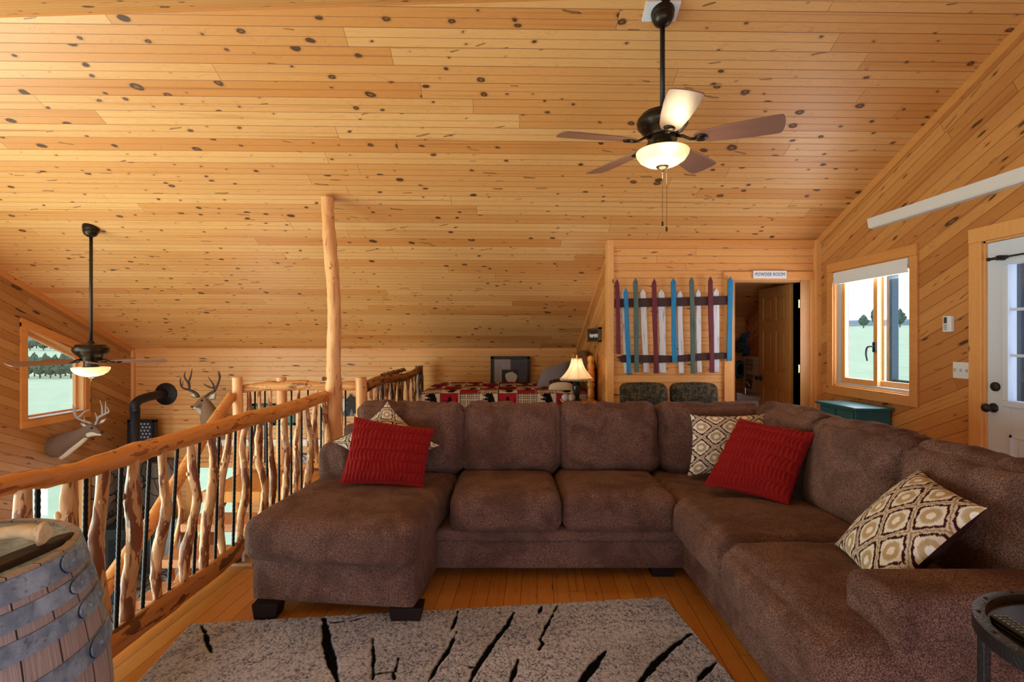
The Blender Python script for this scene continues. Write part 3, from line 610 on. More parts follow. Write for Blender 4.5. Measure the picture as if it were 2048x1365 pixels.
# ------------------------------------------------------------------ log railing along the loft edge
RX = -1.65
def railpt(px, py): # point on the top rail from its place in the frame
    d = -RX*F/(VX-px); return (RX, d, CAMZ-(py-VY)/F*d)
t = thing('log_railing', 'varnished log railing with twisted branches and black rods beside the stairwell', 'railing', (RX, 2.9, 0))
ctrl = [(RX, 0.9, 0.885)]+[railpt(*q) for q in ((0, 975), (94, 956), (170, 939), (264, 909), (320, 892), (377, 876), (485, 842), (567, 821.5), (649, 793))]+[(RX-0.01, 4.80, 0.862)]
pp, pr = spline(ctrl, [0.034, 0.034, 0.036, 0.038, 0.048, 0.042, 0.045, 0.050, 0.055, 0.050, 0.05], 8)
mk('top_rail', tube(pp, pr, 20, 0.16, 1), M['railtop'], t, smooth='edge')
pp, pr = spline([(-1.64, 0.9, 0.10), (-1.64, 1.6, 0.10), (-1.65, 2.2, 0.095), (-1.655, 2.9, 0.075), (-1.66, 3.6, 0.07), (-1.66, 4.72, 0.07)], [0.05, 0.05, 0.05, 0.048, 0.052, 0.055], 9)
mk('bottom_rail', tube(pp, pr, 18, 0.22, 2), M['railbot'], t, smooth='edge')
def rail_z(d):
    xs = [c[1] for c in ctrl]; return float(np.interp(d, xs, [c[2] for c in ctrl]))
def branch(seq, r, seed, top=True, mat='bal', d=None, knobs=True):
    """seq: pixel columns from the underside of the rail down to the bottom log"""
    pts = []; m = len(seq); dd = RX*F/((seq[0]+seq[-1])/2-VX) if d is None else d
    zt = rail_z(dd)-0.015; zb = 0.115
    for i, px in enumerate(seq):
        k = i/(m-1); pts.append(((px-VX)/F*dd, dd+0.015*math.sin(seed+3*k), zt*(1-k)+zb*k))
    rr_ = [r*(0.85+0.3*k/(m-1)+0.12*math.sin(seed*3+k*2.1)) for k in range(m)]; rr_[0] *= 0.8; rr_[-1] *= 0.72
    p_, q_ = spline(pts, rr_, 7)
    s_ = tube(p_, q_, 14, 0.28, seed)
    if knobs:
        k = 2+seed % (len(p_)-5); c_ = p_[k]; s_ = join(s_, ball(tuple(c_+Vector((q_[k]*0.6*(1 if seed % 2 else -1), -q_[k]*0.5, 0))), q_[k]*0.62, 6))
    return s_
BR = [([40, 30, 18, 8], 0.034), ([134, 134, 136, 132], 0.034), ([207, 203, 196, 204, 197], 0.031), ([271, 270, 272, 258, 250], 0.031), ([328, 330, 333, 318, 308, 311], 0.024), ([381, 384, 391, 381, 368, 366], 0.023), ([419, 424, 422, 413, 410, 409], 0.026), ([456, 452, 443, 441, 441, 449], 0.022),
      ([491, 485, 491, 494, 484, 480], 0.023), ([521, 518, 520, 531, 528, 515], 0.023), ([543, 541, 543, 546, 543, 540], 0.022), ([570, 567, 574, 572, 569, 569], 0.024), ([599, 595, 589, 593, 591, 590], 0.022), ([611, 614, 621, 620, 618, 612], 0.029), ([640, 646, 655, 656, 652, 648], 0.024)]
for i, (sq_, r_) in enumerate(BR):
    mk('baluster', branch(sq_, r_, i+1), M['bal'], t, smooth='edge')
d_ = RX*F/(615-VX)
pf, qf = spline([((632-VX)/F*4.4, 4.4, 0.83), ((630-VX)/F*4.4, 4.38, 0.70), ((624-VX)/F*4.35, 4.35, 0.55), ((620-VX)/F*4.32, 4.32, 0.40)], [0.018, 0.024, 0.022, 0.018], 7)
mk('baluster', tube(pf, qf, 12, 0.25, 40), M['bal'], t, smooth='edge')
RB = [(75, 73), (172, 166), (243, 231), (300, 284), (355, 337), (399, 387), (438, 430), (471, 466), (503, 500), (533, 535), (558, 558), (582, 582.5), (603, 603), (642, 642)]
for a, b in RB:
    dd = RX*F/((a+b)/2-VX)
    p_, q_ = [((a-VX)/F*dd, dd, rail_z(dd)-0.01), ((b-VX)/F*dd, dd, 0.10)], [0.009, 0.009]
    # threaded ribs
    seg = 60; pts = [tuple(Vector(p_[0]).lerp(Vector(p_[1]), k/seg)) for k in range(seg+1)]
    mk('steel_rod', tube(pts, [0.0082+0.0016*(k % 2) for k in range(seg+1)], 8), M['rebar'], t, smooth=True)
# tall post up to the ceiling
t = thing('log_post', 'tall crooked peeled log post rising from the railing end to the ceiling', 'post', (-1.63, 4.74, 0))
def pp_(px, py, d=4.72): return P(px, py, d)
c_ = [Vector((-1.60, 4.74, 0.0)), pp_(661, 900), pp_(667, 800), pp_(667, 720), pp_(668, 640), pp_(666, 560), pp_(659, 480), pp_(656, 440), pp_(655, 404)]
c_[-1].z = cz(4.72)-0.028
p_, q_ = spline(c_, [0.088, 0.082, 0.076, 0.062, 0.060, 0.060, 0.058, 0.056, 0.058], 8)
mk('trunk', tube(p_, q_, 22, 0.14, 21), M['post'], t, smooth='edge')
p2_, q2_ = spline([Vector((-1.64, 4.60, 0.83)), pp_(650, 850, 4.66), pp_(656, 900, 4.66), Vector((-1.62, 4.64, 0.1))], [0.028, 0.04, 0.045, 0.05], 7)
mk('side_branch', tube(p2_, q2_, 14, 0.2, 33), M['bal'], t, smooth='edge')
mk('knot', ball(tuple(pp_(648, 758, 4.68)), 0.02, 6), M['bark'], t, smooth=True)
# ------------------------------------------------------------------ far guard railing over the landing
t = thing('guard_railing', 'lighter log guard railing behind the stair landing', 'railing', (-2.1, 5.42, 0))
p_, q_ = spline([P(480, 779, 5.42), P(505, 776, 5.42), P(530, 773, 5.42), P(536, 773, 5.42), P(575, 772, 5.42), P(612, 770, 5.42), P(617, 772, 5.42), P(665, 773, 5.42), P(706, 772, 5.42), P(722, 772, 5.42)], [0.045, 0.043, 0.048, 0.055, 0.056, 0.052, 0.046, 0.044, 0.048, 0.04], 5)
mk('top_rail', tube(p_, q_, 16, 0.18, 51), M['logx'], t, smooth='edge')
p_, q_ = spline([P(480, 932, 5.42), P(560, 935, 5.42), P(640, 934, 5.42), P(722, 932, 5.42)], [0.04, 0.045, 0.042, 0.04], 6)
mk('bottom_rail', tube(p_, q_, 14, 0.2, 52), M['logx'], t, smooth='edge')
gi = 0
for seq, r_ in (([498, 499, 503, 500], 0.026), ([518, 520, 522, 521], 0.018), ([541, 539, 540, 545], 0.020), ([597, 596, 598, 596], 0.022), ([634, 630, 632, 634], 0.02), ([679, 682, 680, 681], 0.02)):
    gi += 1; pts = [P(px, y, 5.42) for px, y in zip(seq, (780, 830, 880, 930))]
    p_, q_ = spline(pts, [r_*0.85, r_, r_*1.1, r_*0.9], 7); mk('baluster', tube(p_, q_, 12, 0.25, 60+gi), M['bal'], t, smooth='edge')
for px in (510, 530, 583, 616, 650, 691): mk('steel_rod', tube([P(px, 778, 5.42), P(px, 930, 5.42)], 0.009, 8), M['rebar'], t, smooth=True)
def post(name, px, top, d, r, zb, label, bark='post', grp=None):
    x = (px-VX)/F*d; zt = CAMZ-(top-VY)/F*d
    p_, q_ = spline([(x, d, zb), (x+0.01, d, zb*0.5+zt*0.5), (x, d, zt)], [r*1.12, r, r*0.95], 8)
    return single(name, tube(p_, q_, 20, 0.1, int(px)), M[bark], label, 'post', grp, smooth='edge')
post('newel_post', 475, 755, 5.36, 0.052, -0.62, 'stubby pale log newel post at the top of the stairs')
post('newel_post', 562.5, 755, 5.46, 0.055, -0.02, 'thicker log post between the guard railing and the tall ceiling post')
post('newel_post', 722, 755, 5.40, 0.060, 0.0, 'short log post where the guard rail meets the darker barky rail')
post('newel_post', 838, 732, 7.72, 0.062, 0.0, 'dark bark-covered post at the far end of the barky railing by the bed', 'bark')
# barky railing beside the bed
t = thing('bark_railing', 'dark barky railing of close branches running back beside the bed', 'railing', (-1.42, 6.5, 0))
A_ = P(728, 776, 5.45); B_ = P(836, 742, 7.68)
pts = [A_.lerp(B_, k/6)+Vector((0, 0, 0.03*math.sin(k*1.1))) for k in range(7)]
p_, q_ = spline(pts, [0.062, 0.058, 0.055, 0.058, 0.055, 0.05, 0.048], 6); mk('top_rail', tube(p_, q_, 16, 0.2, 71), M['logy_dark'], t, smooth='edge')
bk = [tube([A_.lerp(B_, a)+Vector((0.01*math.sin(a*40), 0, 0.055)), A_.lerp(B_, a+0.04)+Vector((0, 0, 0.085)), A_.lerp(B_, a+0.09)+Vector((0, 0, 0.05))], [0.01, 0.022, 0.008], 6, 0.5, int(a*90)) for a in np.linspace(0.22, 0.62, 9)]
mk('loose_bark', join(*bk), M['bark'], t, smooth=True)
mk('bottom_rail', tube([Vector((A_.x, A_.y, 0.08)), Vector((B_.x, B_.y, 0.08))], 0.045, 12), M['logy_dark'], t, smooth='edge')
pxs = [742, 751, 757, 764, 770, 776, 781, 786, 791, 796, 801, 806, 810, 814, 818, 822, 826, 830]
for i, px in enumerate(pxs):
    # solve for depth along the rail
    lo, hi = 0.0, 1.0
    for _ in range(30):
        mid = (lo+hi)/2; q = A_.lerp(B_, mid)
        if VX+q.x/q.y*F < px: lo = mid
        else: hi = mid
    q = A_.lerp(B_, lo); dark = 2 <= i <= 11 and i % 3 != 1
    p_, q_ = spline([(q.x, q.y, q.z-0.02), (q.x+0.03*math.sin(i*2.2), q.y+0.02*math.cos(i), 0.6), (q.x+0.02*math.cos(i*1.7), q.y, 0.34), (q.x, q.y, 0.1)], [0.022, 0.03, 0.028, 0.025] if dark else [0.018, 0.022, 0.02, 0.02], 6)
    mk('baluster', tube(p_, q_, 10, 0.25, 80+i), M['bark'] if dark else M['bal'], t, smooth='edge')
# ------------------------------------------------------------------ staircase going down toward the camera
t = thing('staircase', 'rustic staircase of thick plank treads descending from the landing behind the railing', 'stairs', (-2.3, 3.6, LZ))
tread = woodtrim('tread_plank', (206, 150, 104), (170, 108, 70), (1, 0, 0))
rise, run = 0.19, 0.27; nst = 12
for k in range(nst):
    z = -0.20-rise*k; y = 4.68-run*k
    mk('tread', box(-2.78, -1.80, y-0.30, y+0.02, z-0.07, z), tread, t, bevel=0.01)
    if k < 5: mk('riser_block', box(-2.70, -2.60, y-0.05, y+0.0, z-rise, z-0.07), tread, t)
def strg(x): return prism([(4.72, -0.16), (4.72, -0.52), (4.72-run*nst, -0.52-rise*nst), (4.72-run*nst, -0.16-rise*nst)], 'x', x, x+0.05)
mk('stringer', strg(-1.84), tread, t, bevel=0.01); mk('stringer', strg(-2.68), tread, t, bevel=0.01)
t = thing('stair_handrail', 'peeled log handrail slanting down behind the railing along the stairs', 'handrail', (-2.8, 4.4, -1.2))
HA = P(463, 793, 5.30); HB = P(182, 1240, 3.45); HB.x = HA.x
HB = Vector((HA.x, 3.2, HA.z-(5.3-3.2)*0.715))
HC = Vector((HA.x, 1.8, HA.z-(5.3-1.8)*0.715))
pts = [HA.lerp(HC, k/8)+Vector((0, 0, 0.02*math.sin(k*1.9))) for k in range(9)]
p_, q_ = spline(pts, [0.05, 0.052, 0.055, 0.058, 0.06, 0.062, 0.06, 0.06, 0.06], 6)
mk('rail', tube(p_, q_, 18, 0.12, 91), logmat('handrail_log', 1, (214, 150, 86), (186, 114, 56), (146, 86, 42), 0.60), t, smooth='edge')
for i, y in enumerate(np.linspace(5.0, 2.9, 8)):
    zt = HA.z-(5.3-y)*0.715; zb = zt-0.95
    if i % 2: mk('steel_rod', tube([(HA.x, y, zt), (HA.x, y, zb)], 0.009, 8), M['rebar'], t, smooth=True)
    else:
        p_, q_ = spline([(HA.x, y, zt), (HA.x+0.03, y+0.03, zt-0.3), (HA.x-0.02, y-0.03, zt-0.65), (HA.x, y, zb)], [0.016, 0.022, 0.024, 0.02], 7); mk('baluster', tube(p_, q_, 12, 0.25, 95+i), M['bal'], t, smooth='edge')
mk('bottom_rail', tube([(HA.x, 5.2, HA.z-0.98), (HA.x, 2.4, HA.z-(5.3-2.4)*0.715-0.93)], 0.045, 14, 0.15, 99), M['railbot'], t, smooth='edge')
# ------------------------------------------------------------------ ceiling fans
bladem = woodtrim('fan_blade_wood', (150, 112, 98), (118, 84, 74), (1, 0, 0), kn=False, rough=0.35)
bowlm = N('frosted_bowl'); bowlm.b.inputs['Emission Color'].default_value = s2l((255, 220, 150)); bowlm.b.inputs['Emission Strength'].default_value = 0.8
lw = bowlm.n('LayerWeight'); lw.inputs[0].default_value = 0.35
bowlm = bowlm.out(s2l((250, 232, 190)), 0.4)
def fan(name, label, x, d, zb, ths, R, lab_l):
    t = thing(name, label, 'ceiling fan', (x, d, zb))
    zc = cz(d)
    tilt = Matrix.Translation((x, d, zc)) @ Matrix.Rotation(-ca*0.35, 4, 'X')
    mk('canopy', xf(lathe([(0.072, 0.02), (0.073, -0.012), (0.068, -0.03), (0.066, -0.034), (0.068, -0.042), (0.052, -0.078), (0.024, -0.098), (0.001, -0.10)], 28), tilt), M['bronze'], t, smooth='edge')
    mk('downrod', tube([(x, d, zc-0.05), (x, d, zb+0.19)], 0.015, 16), M['black'], t, smooth=True)
    mk('motor_housing', lathe([(0.018, 0.215), (0.030, 0.198), (0.032, 0.184), (0.105, 0.180), (0.128, 0.172), (0.134, 0.160), (0.138, 0.152), (0.150, 0.146), (0.156, 0.125), (0.150, 0.098), (0.134, 0.082), (0.130, 0.074), (0.118, 0.068), (0.104, 0.052), (0.098, 0.048), (0.094, 0.034), (0.07, 0.030), (0.001, 0.03)], 40, (x, d, zb)), M['bronze'], t, smooth='edge')
    mk('light_fitter', lathe([(0.06, 0.045), (0.085, 0.03), (0.088, 0.010), (0.062, 0.002), (0.062, -0.045), (0.075, -0.052), (0.12, -0.056), (0.001, -0.056)], 32, (x, d, zb)), M['bronze'], t, smooth='edge')
    mk('glass_bowl', lathe([(0.120, -0.052), (0.156, -0.056), (0.160, -0.062), (0.156, -0.080), (0.136, -0.110), (0.098, -0.134), (0.05, -0.148), (0.001, -0.152)], 40, (x, d, zb)), bowlm, t, smooth=True)
    mk('finial', lathe([(0.040, -0.146), (0.038, -0.155), (0.018, -0.163), (0.008, -0.170), (0.009, -0.182), (0.004, -0.19), (0.001, -0.195)], 20, (x, d, zb)), M['bronze'], t, smooth=True)
    for th in ths:
        a = math.radians(th)
        out = [(0.20, 0.046), (0.25, 0.062), (0.36, 0.078), (0.50, 0.088), (0.60, 0.091), (R-0.02, 0.089), (R-0.006, 0.080), (R, 0.060), (R+0.006, 0.02)]
        poly = [(u, v) for u, v in out]+[(u, -v) for u, v in out[::-1]]
        poly = [(0.185, 0.03)]+poly+[(0.185, -0.03)]
        m_ = Matrix.Translation((x, d, zb)) @ Matrix.Rotation(a, 4, 'Z') @ Matrix.Rotation(math.radians(-12), 4, 'X')
        b = mk('blade', xf(prism(poly, 'z', -0.003, 0.004), Matrix.Rotation(math.radians(-12), 4, 'X')), bladem, t, local=True, bevel=0.002)
        b.rotation_euler = (0, 0, a)
        ir = join(tube([(0.085, 0, 0.028), (0.12, 0, 0.020), (0.16, 0.0, -0.004), (0.20, 0, -0.010)], [0.011, 0.012, 0.011, 0.010], 8, sq=(1.6, 0.7)), xf(lathe([(0.001, -0.016), (0.030, -0.014), (0.034, -0.006), (0.034, -0.003)], 20, (0.225, 0, 0)), Matrix.Rotation(math.radians(-12), 4, 'X')))
        mk('blade_iron', ir, M['bronze'], b, local=True, smooth=True)
    for k, (dx, L_) in enumerate(((0.0, 0.30), (0.016, 0.34))):
        c_ = mk('pull_chain', tube([(x+dx, d-0.03*k, zb-0.185+0.03*k), (x+dx, d-0.03*k, zb-0.185-L_*lab_l)], 0.0012, 5), M['bronze'], t)
        mk('pull_fob', lathe([(0.001, 0), (0.006, -0.01), (0.0065, -0.03), (0.001, -0.034)], 10, (x+dx, d-0.03*k, zb-0.185-L_*lab_l)), M['bronze'], c_, smooth=True)
    return t
fan('ceiling_fan', 'dark bronze ceiling fan with lit bowl and long rod above the sofa', 0.975, 3.17, 2.60, [-97, -25, 47, 119, 191], 0.665, 1.0)
fan('ceiling_fan', 'ceiling fan on a long black rod over the great room by the left gable window', -4.18, 5.17, 1.16, [-46, 26, 98, 170, 242], 0.64, 0.55)
point('fan_bulb', (0.975, 3.17, 2.40), 9, (1.0, 0.78, 0.48), 0.08)
point('fan_bulb_up', (0.975, 3.17-0.20, 2.50), 0.8, (1.0, 0.80, 0.50), 0.04)
point('fan_bulb_far', (-4.18, 5.17, 0.95), 4, (1.0, 0.76, 0.45), 0.08)
mp_ = Matrix.Translation((0.965, 3.165, cz(3.165))) @ Matrix.Rotation(-ca, 4, 'X')
single('mounting_plate', xf(box(-0.105, 0.105, -0.062, 0.062, -0.014, -0.001), mp_), M['white'], 'white square plate on the ceiling under the bronze fan canopy', 'mounting plate')
# ------------------------------------------------------------------ right wall fittings
def strip(name, poly_x_z, a, b, label, axis='y', mat='white'):
    return single(name, prism(poly_x_z, axis, a, b), M[mat], label, 'wall strip', bevel=0.003)
v_, f_ = prism([(XR, 2.362), (XR-0.045, 2.366), (XR-0.055, 2.376), (XR-0.03, 2.466), (XR, 2.472)], 'y', 1.6, 4.53)
v_ = [(p[0], p[1]+(0.07*(p[2]-2.35)/0.12 if p[1] > 4 else 0), p[2]) for p in v_]
single('wall_strip', (v_, f_), M['white'], 'long white strip fixed high on the right wall above window and door', 'wall strip')
t = thing('thermostat', 'small white digital thermostat on the right wall beside the window', 'thermostat', (XR-0.01, 3.77, 1.44))
mk('housing', box(XR-0.028, XR, 3.735, 3.808, 1.437, 1.555), M['white'], t, bevel=0.005)
mk('screen', box(XR-0.0295, XR-0.027, 3.768, 3.795, 1.50, 1.545), plain('lcd', (60, 70, 72), 0.3), t)
mk('buttons', join(*[box(XR-0.030, XR-0.027, 3.768, 3.795, z, z+0.009) for z in (1.452, 1.467, 1.482)]), plain('button_grey', (150, 156, 164), 0.5), t)
t = thing('switch_plate', 'white three-gang light switch plate beside the white door casing', 'light switch', (XR-0.01, 3.67, 1.10))
mk('plate', box(XR-0.008, XR, 3.602, 3.742, 1.10, 1.218), M['white'], t, bevel=0.003)
for y in (3.625, 3.672, 3.719): mk('toggle', box(XR-0.020, XR-0.007, y-0.005, y+0.005, 1.148, 1.170), M['vinyl'], t, bevel=0.002)
# ------------------------------------------------------------------ powder room sign, picket panel
t = thing('door_sign', 'small white sign reading POWDER ROOM above the powder room door', 'sign', (2.725, YW-0.03, 2.04))
sx0, sx1 = (1505.3-VX)/F*5.34, (1571.8-VX)/F*5.34; sz1, sz0 = CAMZ-(542-VY)/F*5.34, CAMZ-(557.5-VY)/F*5.34
mk('board', box(sx0, sx1, YW-0.036, YW-0.024, sz0, sz1), plain('sign_white', (216, 222, 232), 0.5, var=0.01), t, bevel=0.002)
def text(name, body, size, loc, rot, mat, parent, ext=0.001, sx=1.0, spacing=1.0):
    cu = bpy.data.curves.new(name, 'FONT'); cu.body = body; cu.size = size; cu.extrude = ext; cu.align_x = 'CENTER'; cu.align_y = 'CENTER'; cu.space_character = spacing
    tmp = bpy.data.objects.new(name+'_c', cu); COL.objects.link(tmp); dg = bpy.context.evaluated_depsgraph_get()
    me = bpy.data.meshes.new_from_object(tmp.evaluated_get(dg)); bpy.data.objects.remove(tmp, do_unlink=True); bpy.data.curves.remove(cu)
    me.materials.clear(); me.materials.append(mat); o = bpy.data.objects.new(name, me); COL.objects.link(o); o.parent = parent
    o.location = Vector(loc)-Vector(parent.location); o.rotation_euler = rot; o.scale = (sx, 1, 1); return o
text('lettering', '\u00b7POWDER ROOM\u00b7', 0.050, ((sx0+sx1)/2, YW-0.0365, (sz0+sz1)/2), (PI/2, 0, 0), M['black'], t, 0.0006, 0.80, 1.05)
t = thing('picket_panel', 'wall hung panel of red, blue, green and white pickets on two dark rails', 'wall decoration', ((1345-VX)/F*5.3, YW-0.04, 1.0))
def wx(zx): return (1200+zx/4.265-VX)/F*5.33
def wz(zy): return CAMZ-(480+zy/4.265-VY)/F*5.33
def paint(name, col, worn):
    n = N(name); o = n.obj(); mp = n.n('Mapping'); n.inp(mp.inputs[0], o); mp.inputs['Scale'].default_value = (40, 40, 4)
    f = n.noise(mp.outputs[0], 1.5, 4); c = n.mix(n.sstep(f, 0.5, 0.75), s2l(col), s2l(worn)); n.bump(f, 0.4, 0.006); return n.out(c, 0.75)
pm = {'m': paint('maroon_paint', (104, 30, 48), (70, 24, 34)), 'b': paint('blue_paint', (30, 124, 178), (18, 84, 130)), 'g': paint('green_paint', (78, 98, 96), (54, 70, 70)), 'w': paint('whitewash', (222, 224, 232), (160, 160, 168)), 'd': paint('dark_rail_paint', (58, 28, 30), (38, 20, 20))}
cn = {'m': 'maroon picket', 'b': 'bright blue picket', 'g': 'grey-green picket', 'w': 'whitewashed picket'}
SL = [('m', 143, 160, 335, 975, 34, 1), ('w', 208, 232, 420, 1138, 42, 0), ('b', 217, 241, 412, 1140, 36, 2), ('g', 300, 312, 325, 1128, 38, 1), ('w', 367, 400, 415, 1132, 50, 0), ('m', 460, 474, 333, 1140, 38, 1), ('w', 527, 541, 420, 1135, 55, 0), ('b', 620, 634, 325, 1045, 40, 1), ('w', 687, 697, 430, 1138, 42, 0), ('g', 778, 790, 318, 1142, 38, 1), ('w', 840, 855, 415, 1132, 40, 0), ('m', 937, 949, 313, 1132, 38, 1), ('w', 998, 997, 410, 1130, 46, 0), ('b', 1107, 1100, 315, 1033, 40, 1)]
for i, (c, xt, xb, yt, yb, wd, lay) in enumerate(SL):
    h = wd/2/4.265/F*5.33; yy = YW-(0.019 if lay == 0 else 0.052 if lay == 1 else 0.060)
    n_ = 10; L_ = []; R_l = []
    for k in range(n_+1):
        q = k/n_; x_ = wx(xt)*(1-q)+wx(xb)*q+0.003*math.sin(i*2+q*5); z_ = (wz(yt)-0.045)*(1-q)+wz(yb)*q; hh = h*(1+0.06*math.sin(i+q*9))
        L_.append((x_-hh, z_)); R_l.append((x_+hh, z_))
    poly = [(wx(xt), wz(yt))]+R_l+L_[::-1]
    p = mk('picket', prism(poly, 'y', yy, yy+0.016), pm[c], t, bevel=0.002); p['label'] = cn[c]
for nm, pts in (('t', [(125, 505), (350, 500), (700, 492), (1085, 478), (1085, 553), (700, 566), (350, 573), (125, 577)]), ('b', [(138, 1002), (165, 998), (200, 982), (520, 985), (640, 990), (860, 968), (1085, 963), (1085, 1013), (860, 1030), (640, 1045), (500, 1050), (210, 1048), (165, 1045), (185, 1036), (150, 1030), (172, 1020)])):
    p = mk('rail', prism([(wx(a), wz(b)) for a, b in pts], 'y', YW-0.036, YW-0.019), pm['d'], t, bevel=0.002)
# ------------------------------------------------------------------ powder room contents
t = thing('bathroom_sink', 'pale grey sink with small chrome tap inside the powder room', 'sink', (2.95, 6.55, 0))
x0 = (1462-VX)/F*6.3; x1_ = (1520-VX)/F*6.3
mk('cabinet', box(x0, x1_+0.1, 6.15, 6.6, 0, 0.66), M['white'], t, bevel=0.01)
mk('basin', prism([(x0, 0.66), (x1_+0.12, 0.66), (x1_+0.12, 0.69), (x0+0.10, 0.72), (x0+0.03, 0.75), (x0-0.02, 0.75), (x0-0.02, 0.66)], 'y', 6.1, 6.62), plain('basin_grey', (150, 150, 160), 0.3), t, bevel=0.012)
tp, tr_ = spline([(x0+0.20, 6.35, 0.69), (x0+0.20, 6.35, 0.82), (x0+0.20, 6.30, 0.86), (x0+0.20, 6.24, 0.82)], 0.012)
mk('tap', tube(tp, tr_, 10), M['chrome'], t, smooth=True)
t = thing('wall_sign', 'white framed sign with lettering and a bucket drawing inside the powder room', 'sign', (XR-0.03, 6.80, 0.69))
ya_, yb_, b0, b1 = 6.61, 6.975, 0.69, 1.165
mk('board', box(XR-0.04, XR-0.001, ya_, yb_, b0, b1), plain('sign_pale', (214, 216, 228), 0.6), t, bevel=0.003)
ink = plain('ink_grey', (70, 70, 80), 0.7)
for s_, z_ in (('peace', 0.90), ('simple', 0.78), ('good', 0.66)): text('lettering', s_, 0.085, (XR-0.0412, (ya_+yb_)/2, b0+(b1-b0)*z_), (PI/2, 0, -PI/2), ink, t, 0.0005)
cy_ = (ya_+yb_)/2; bw_ = 0.085
mk('bucket_drawing', join(prism([(cy_-bw_*0.75, b0+0.05), (cy_+bw_*0.75, b0+0.05), (cy_+bw_*1.1, b0+0.17), (cy_-bw_*1.1, b0+0.17)], 'x', XR-0.0425, XR-0.040), *[prism([(cy_+bw_*k, b0+0.17), (cy_+bw_*k+0.014, b0+0.17), (cy_+bw_*k*1.4+0.014, b0+0.235), (cy_+bw_*k*1.4-0.014, b0+0.245)], 'x', XR-0.0425, XR-0.040) for k in (-0.9, -0.5, -0.1, 0.3, 0.7)]), ink, t)
t = thing('oval_mirror', 'turquoise oval framed mirror on the powder room wall', 'mirror', ((1480-VX)/F*6.95, 6.98, 0.9))
c_ = ((1480-VX)/F*6.95, 6.97, CAMZ-(740-VY)/F*6.95)
mk('frame', xf(([(p[0]*0.85, p[1], p[2]*1.5) for p in lathe([(0.045, -0.012), (0.05, -0.03), (0.078, -0.03), (0.085, -0.01), (0.085, 0.02), (0.045, 0.02)], 32, axis='y')[0]], lathe([(0.045, -0.012), (0.05, -0.03), (0.078, -0.03), (0.085, -0.01), (0.085, 0.02), (0.045, 0.02)], 32, axis='y')[1]), Matrix.Translation(c_)), plain('turquoise', (50, 120, 128), 0.5), t, smooth='edge')
mk('mirror_glass', xf(([(p[0]*0.85, p[1], p[2]*1.5) for p in lathe([(0.001, -0.014), (0.046, -0.014)], 32, axis='y')[0]], lathe([(0.001, -0.014), (0.046, -0.014)], 32, axis='y')[1]), Matrix.Translation(c_)), M['chrome'], t)
t = thing('flower_arrangement', 'dim bunch of blue, pink and red flowers on the powder room wall', 'flowers', ((1495-VX)/F*6.9, 6.9, 1.2))
fl = {'blue_blooms': ((58, 110, 150), [(1494, 702), (1490, 690), (1500, 668), (1488, 674)]), 'pink_blooms': ((170, 96, 100), [(1499, 680), (1506, 676), (1497, 688)]), 'red_blooms': ((130, 40, 60), [(1473, 688), (1470, 700)]), 'leaves': ((50, 84, 70), [(1512, 692), (1512, 682), (1480, 700), (1484, 680), (1504, 705), (1515, 702), (1478, 692)])}
for nm, (c, L_) in fl.items():
    sh = []
    for j, (px, py) in enumerate(L_):
        ctr = P(px, py, 6.90+0.02*(j % 2))
        for k in range(7):
            a = 2*PI*k/7; sh.append(ball((ctr.x+0.028*math.cos(a), ctr.y+0.02*math.sin(a*2), ctr.z+0.028*math.sin(a)), 0.022, 5, (1, 0.6, 1)))
        sh.append(ball(tuple(ctr), 0.02, 5))
    mk(nm, join(*sh), plain(nm+'_m', c, 0.8), t, smooth=True)
mk('stems', join(*[tube([P(1495, 712, 6.93), P(px, py, 6.95)], 0.005, 5) for px, py in ((1494, 702), (1500, 668), (1473, 688), (1512, 692), (1488, 674), (1480, 700))], box(P(1495, 712, 6.95).x-0.05, P(1495, 712, 6.95).x+0.05, 6.9, 7.0, P(1495, 716, 6.95).z, P(1495, 708, 6.95).z)), plain('stem_green', (40, 60, 44), 0.8), t)
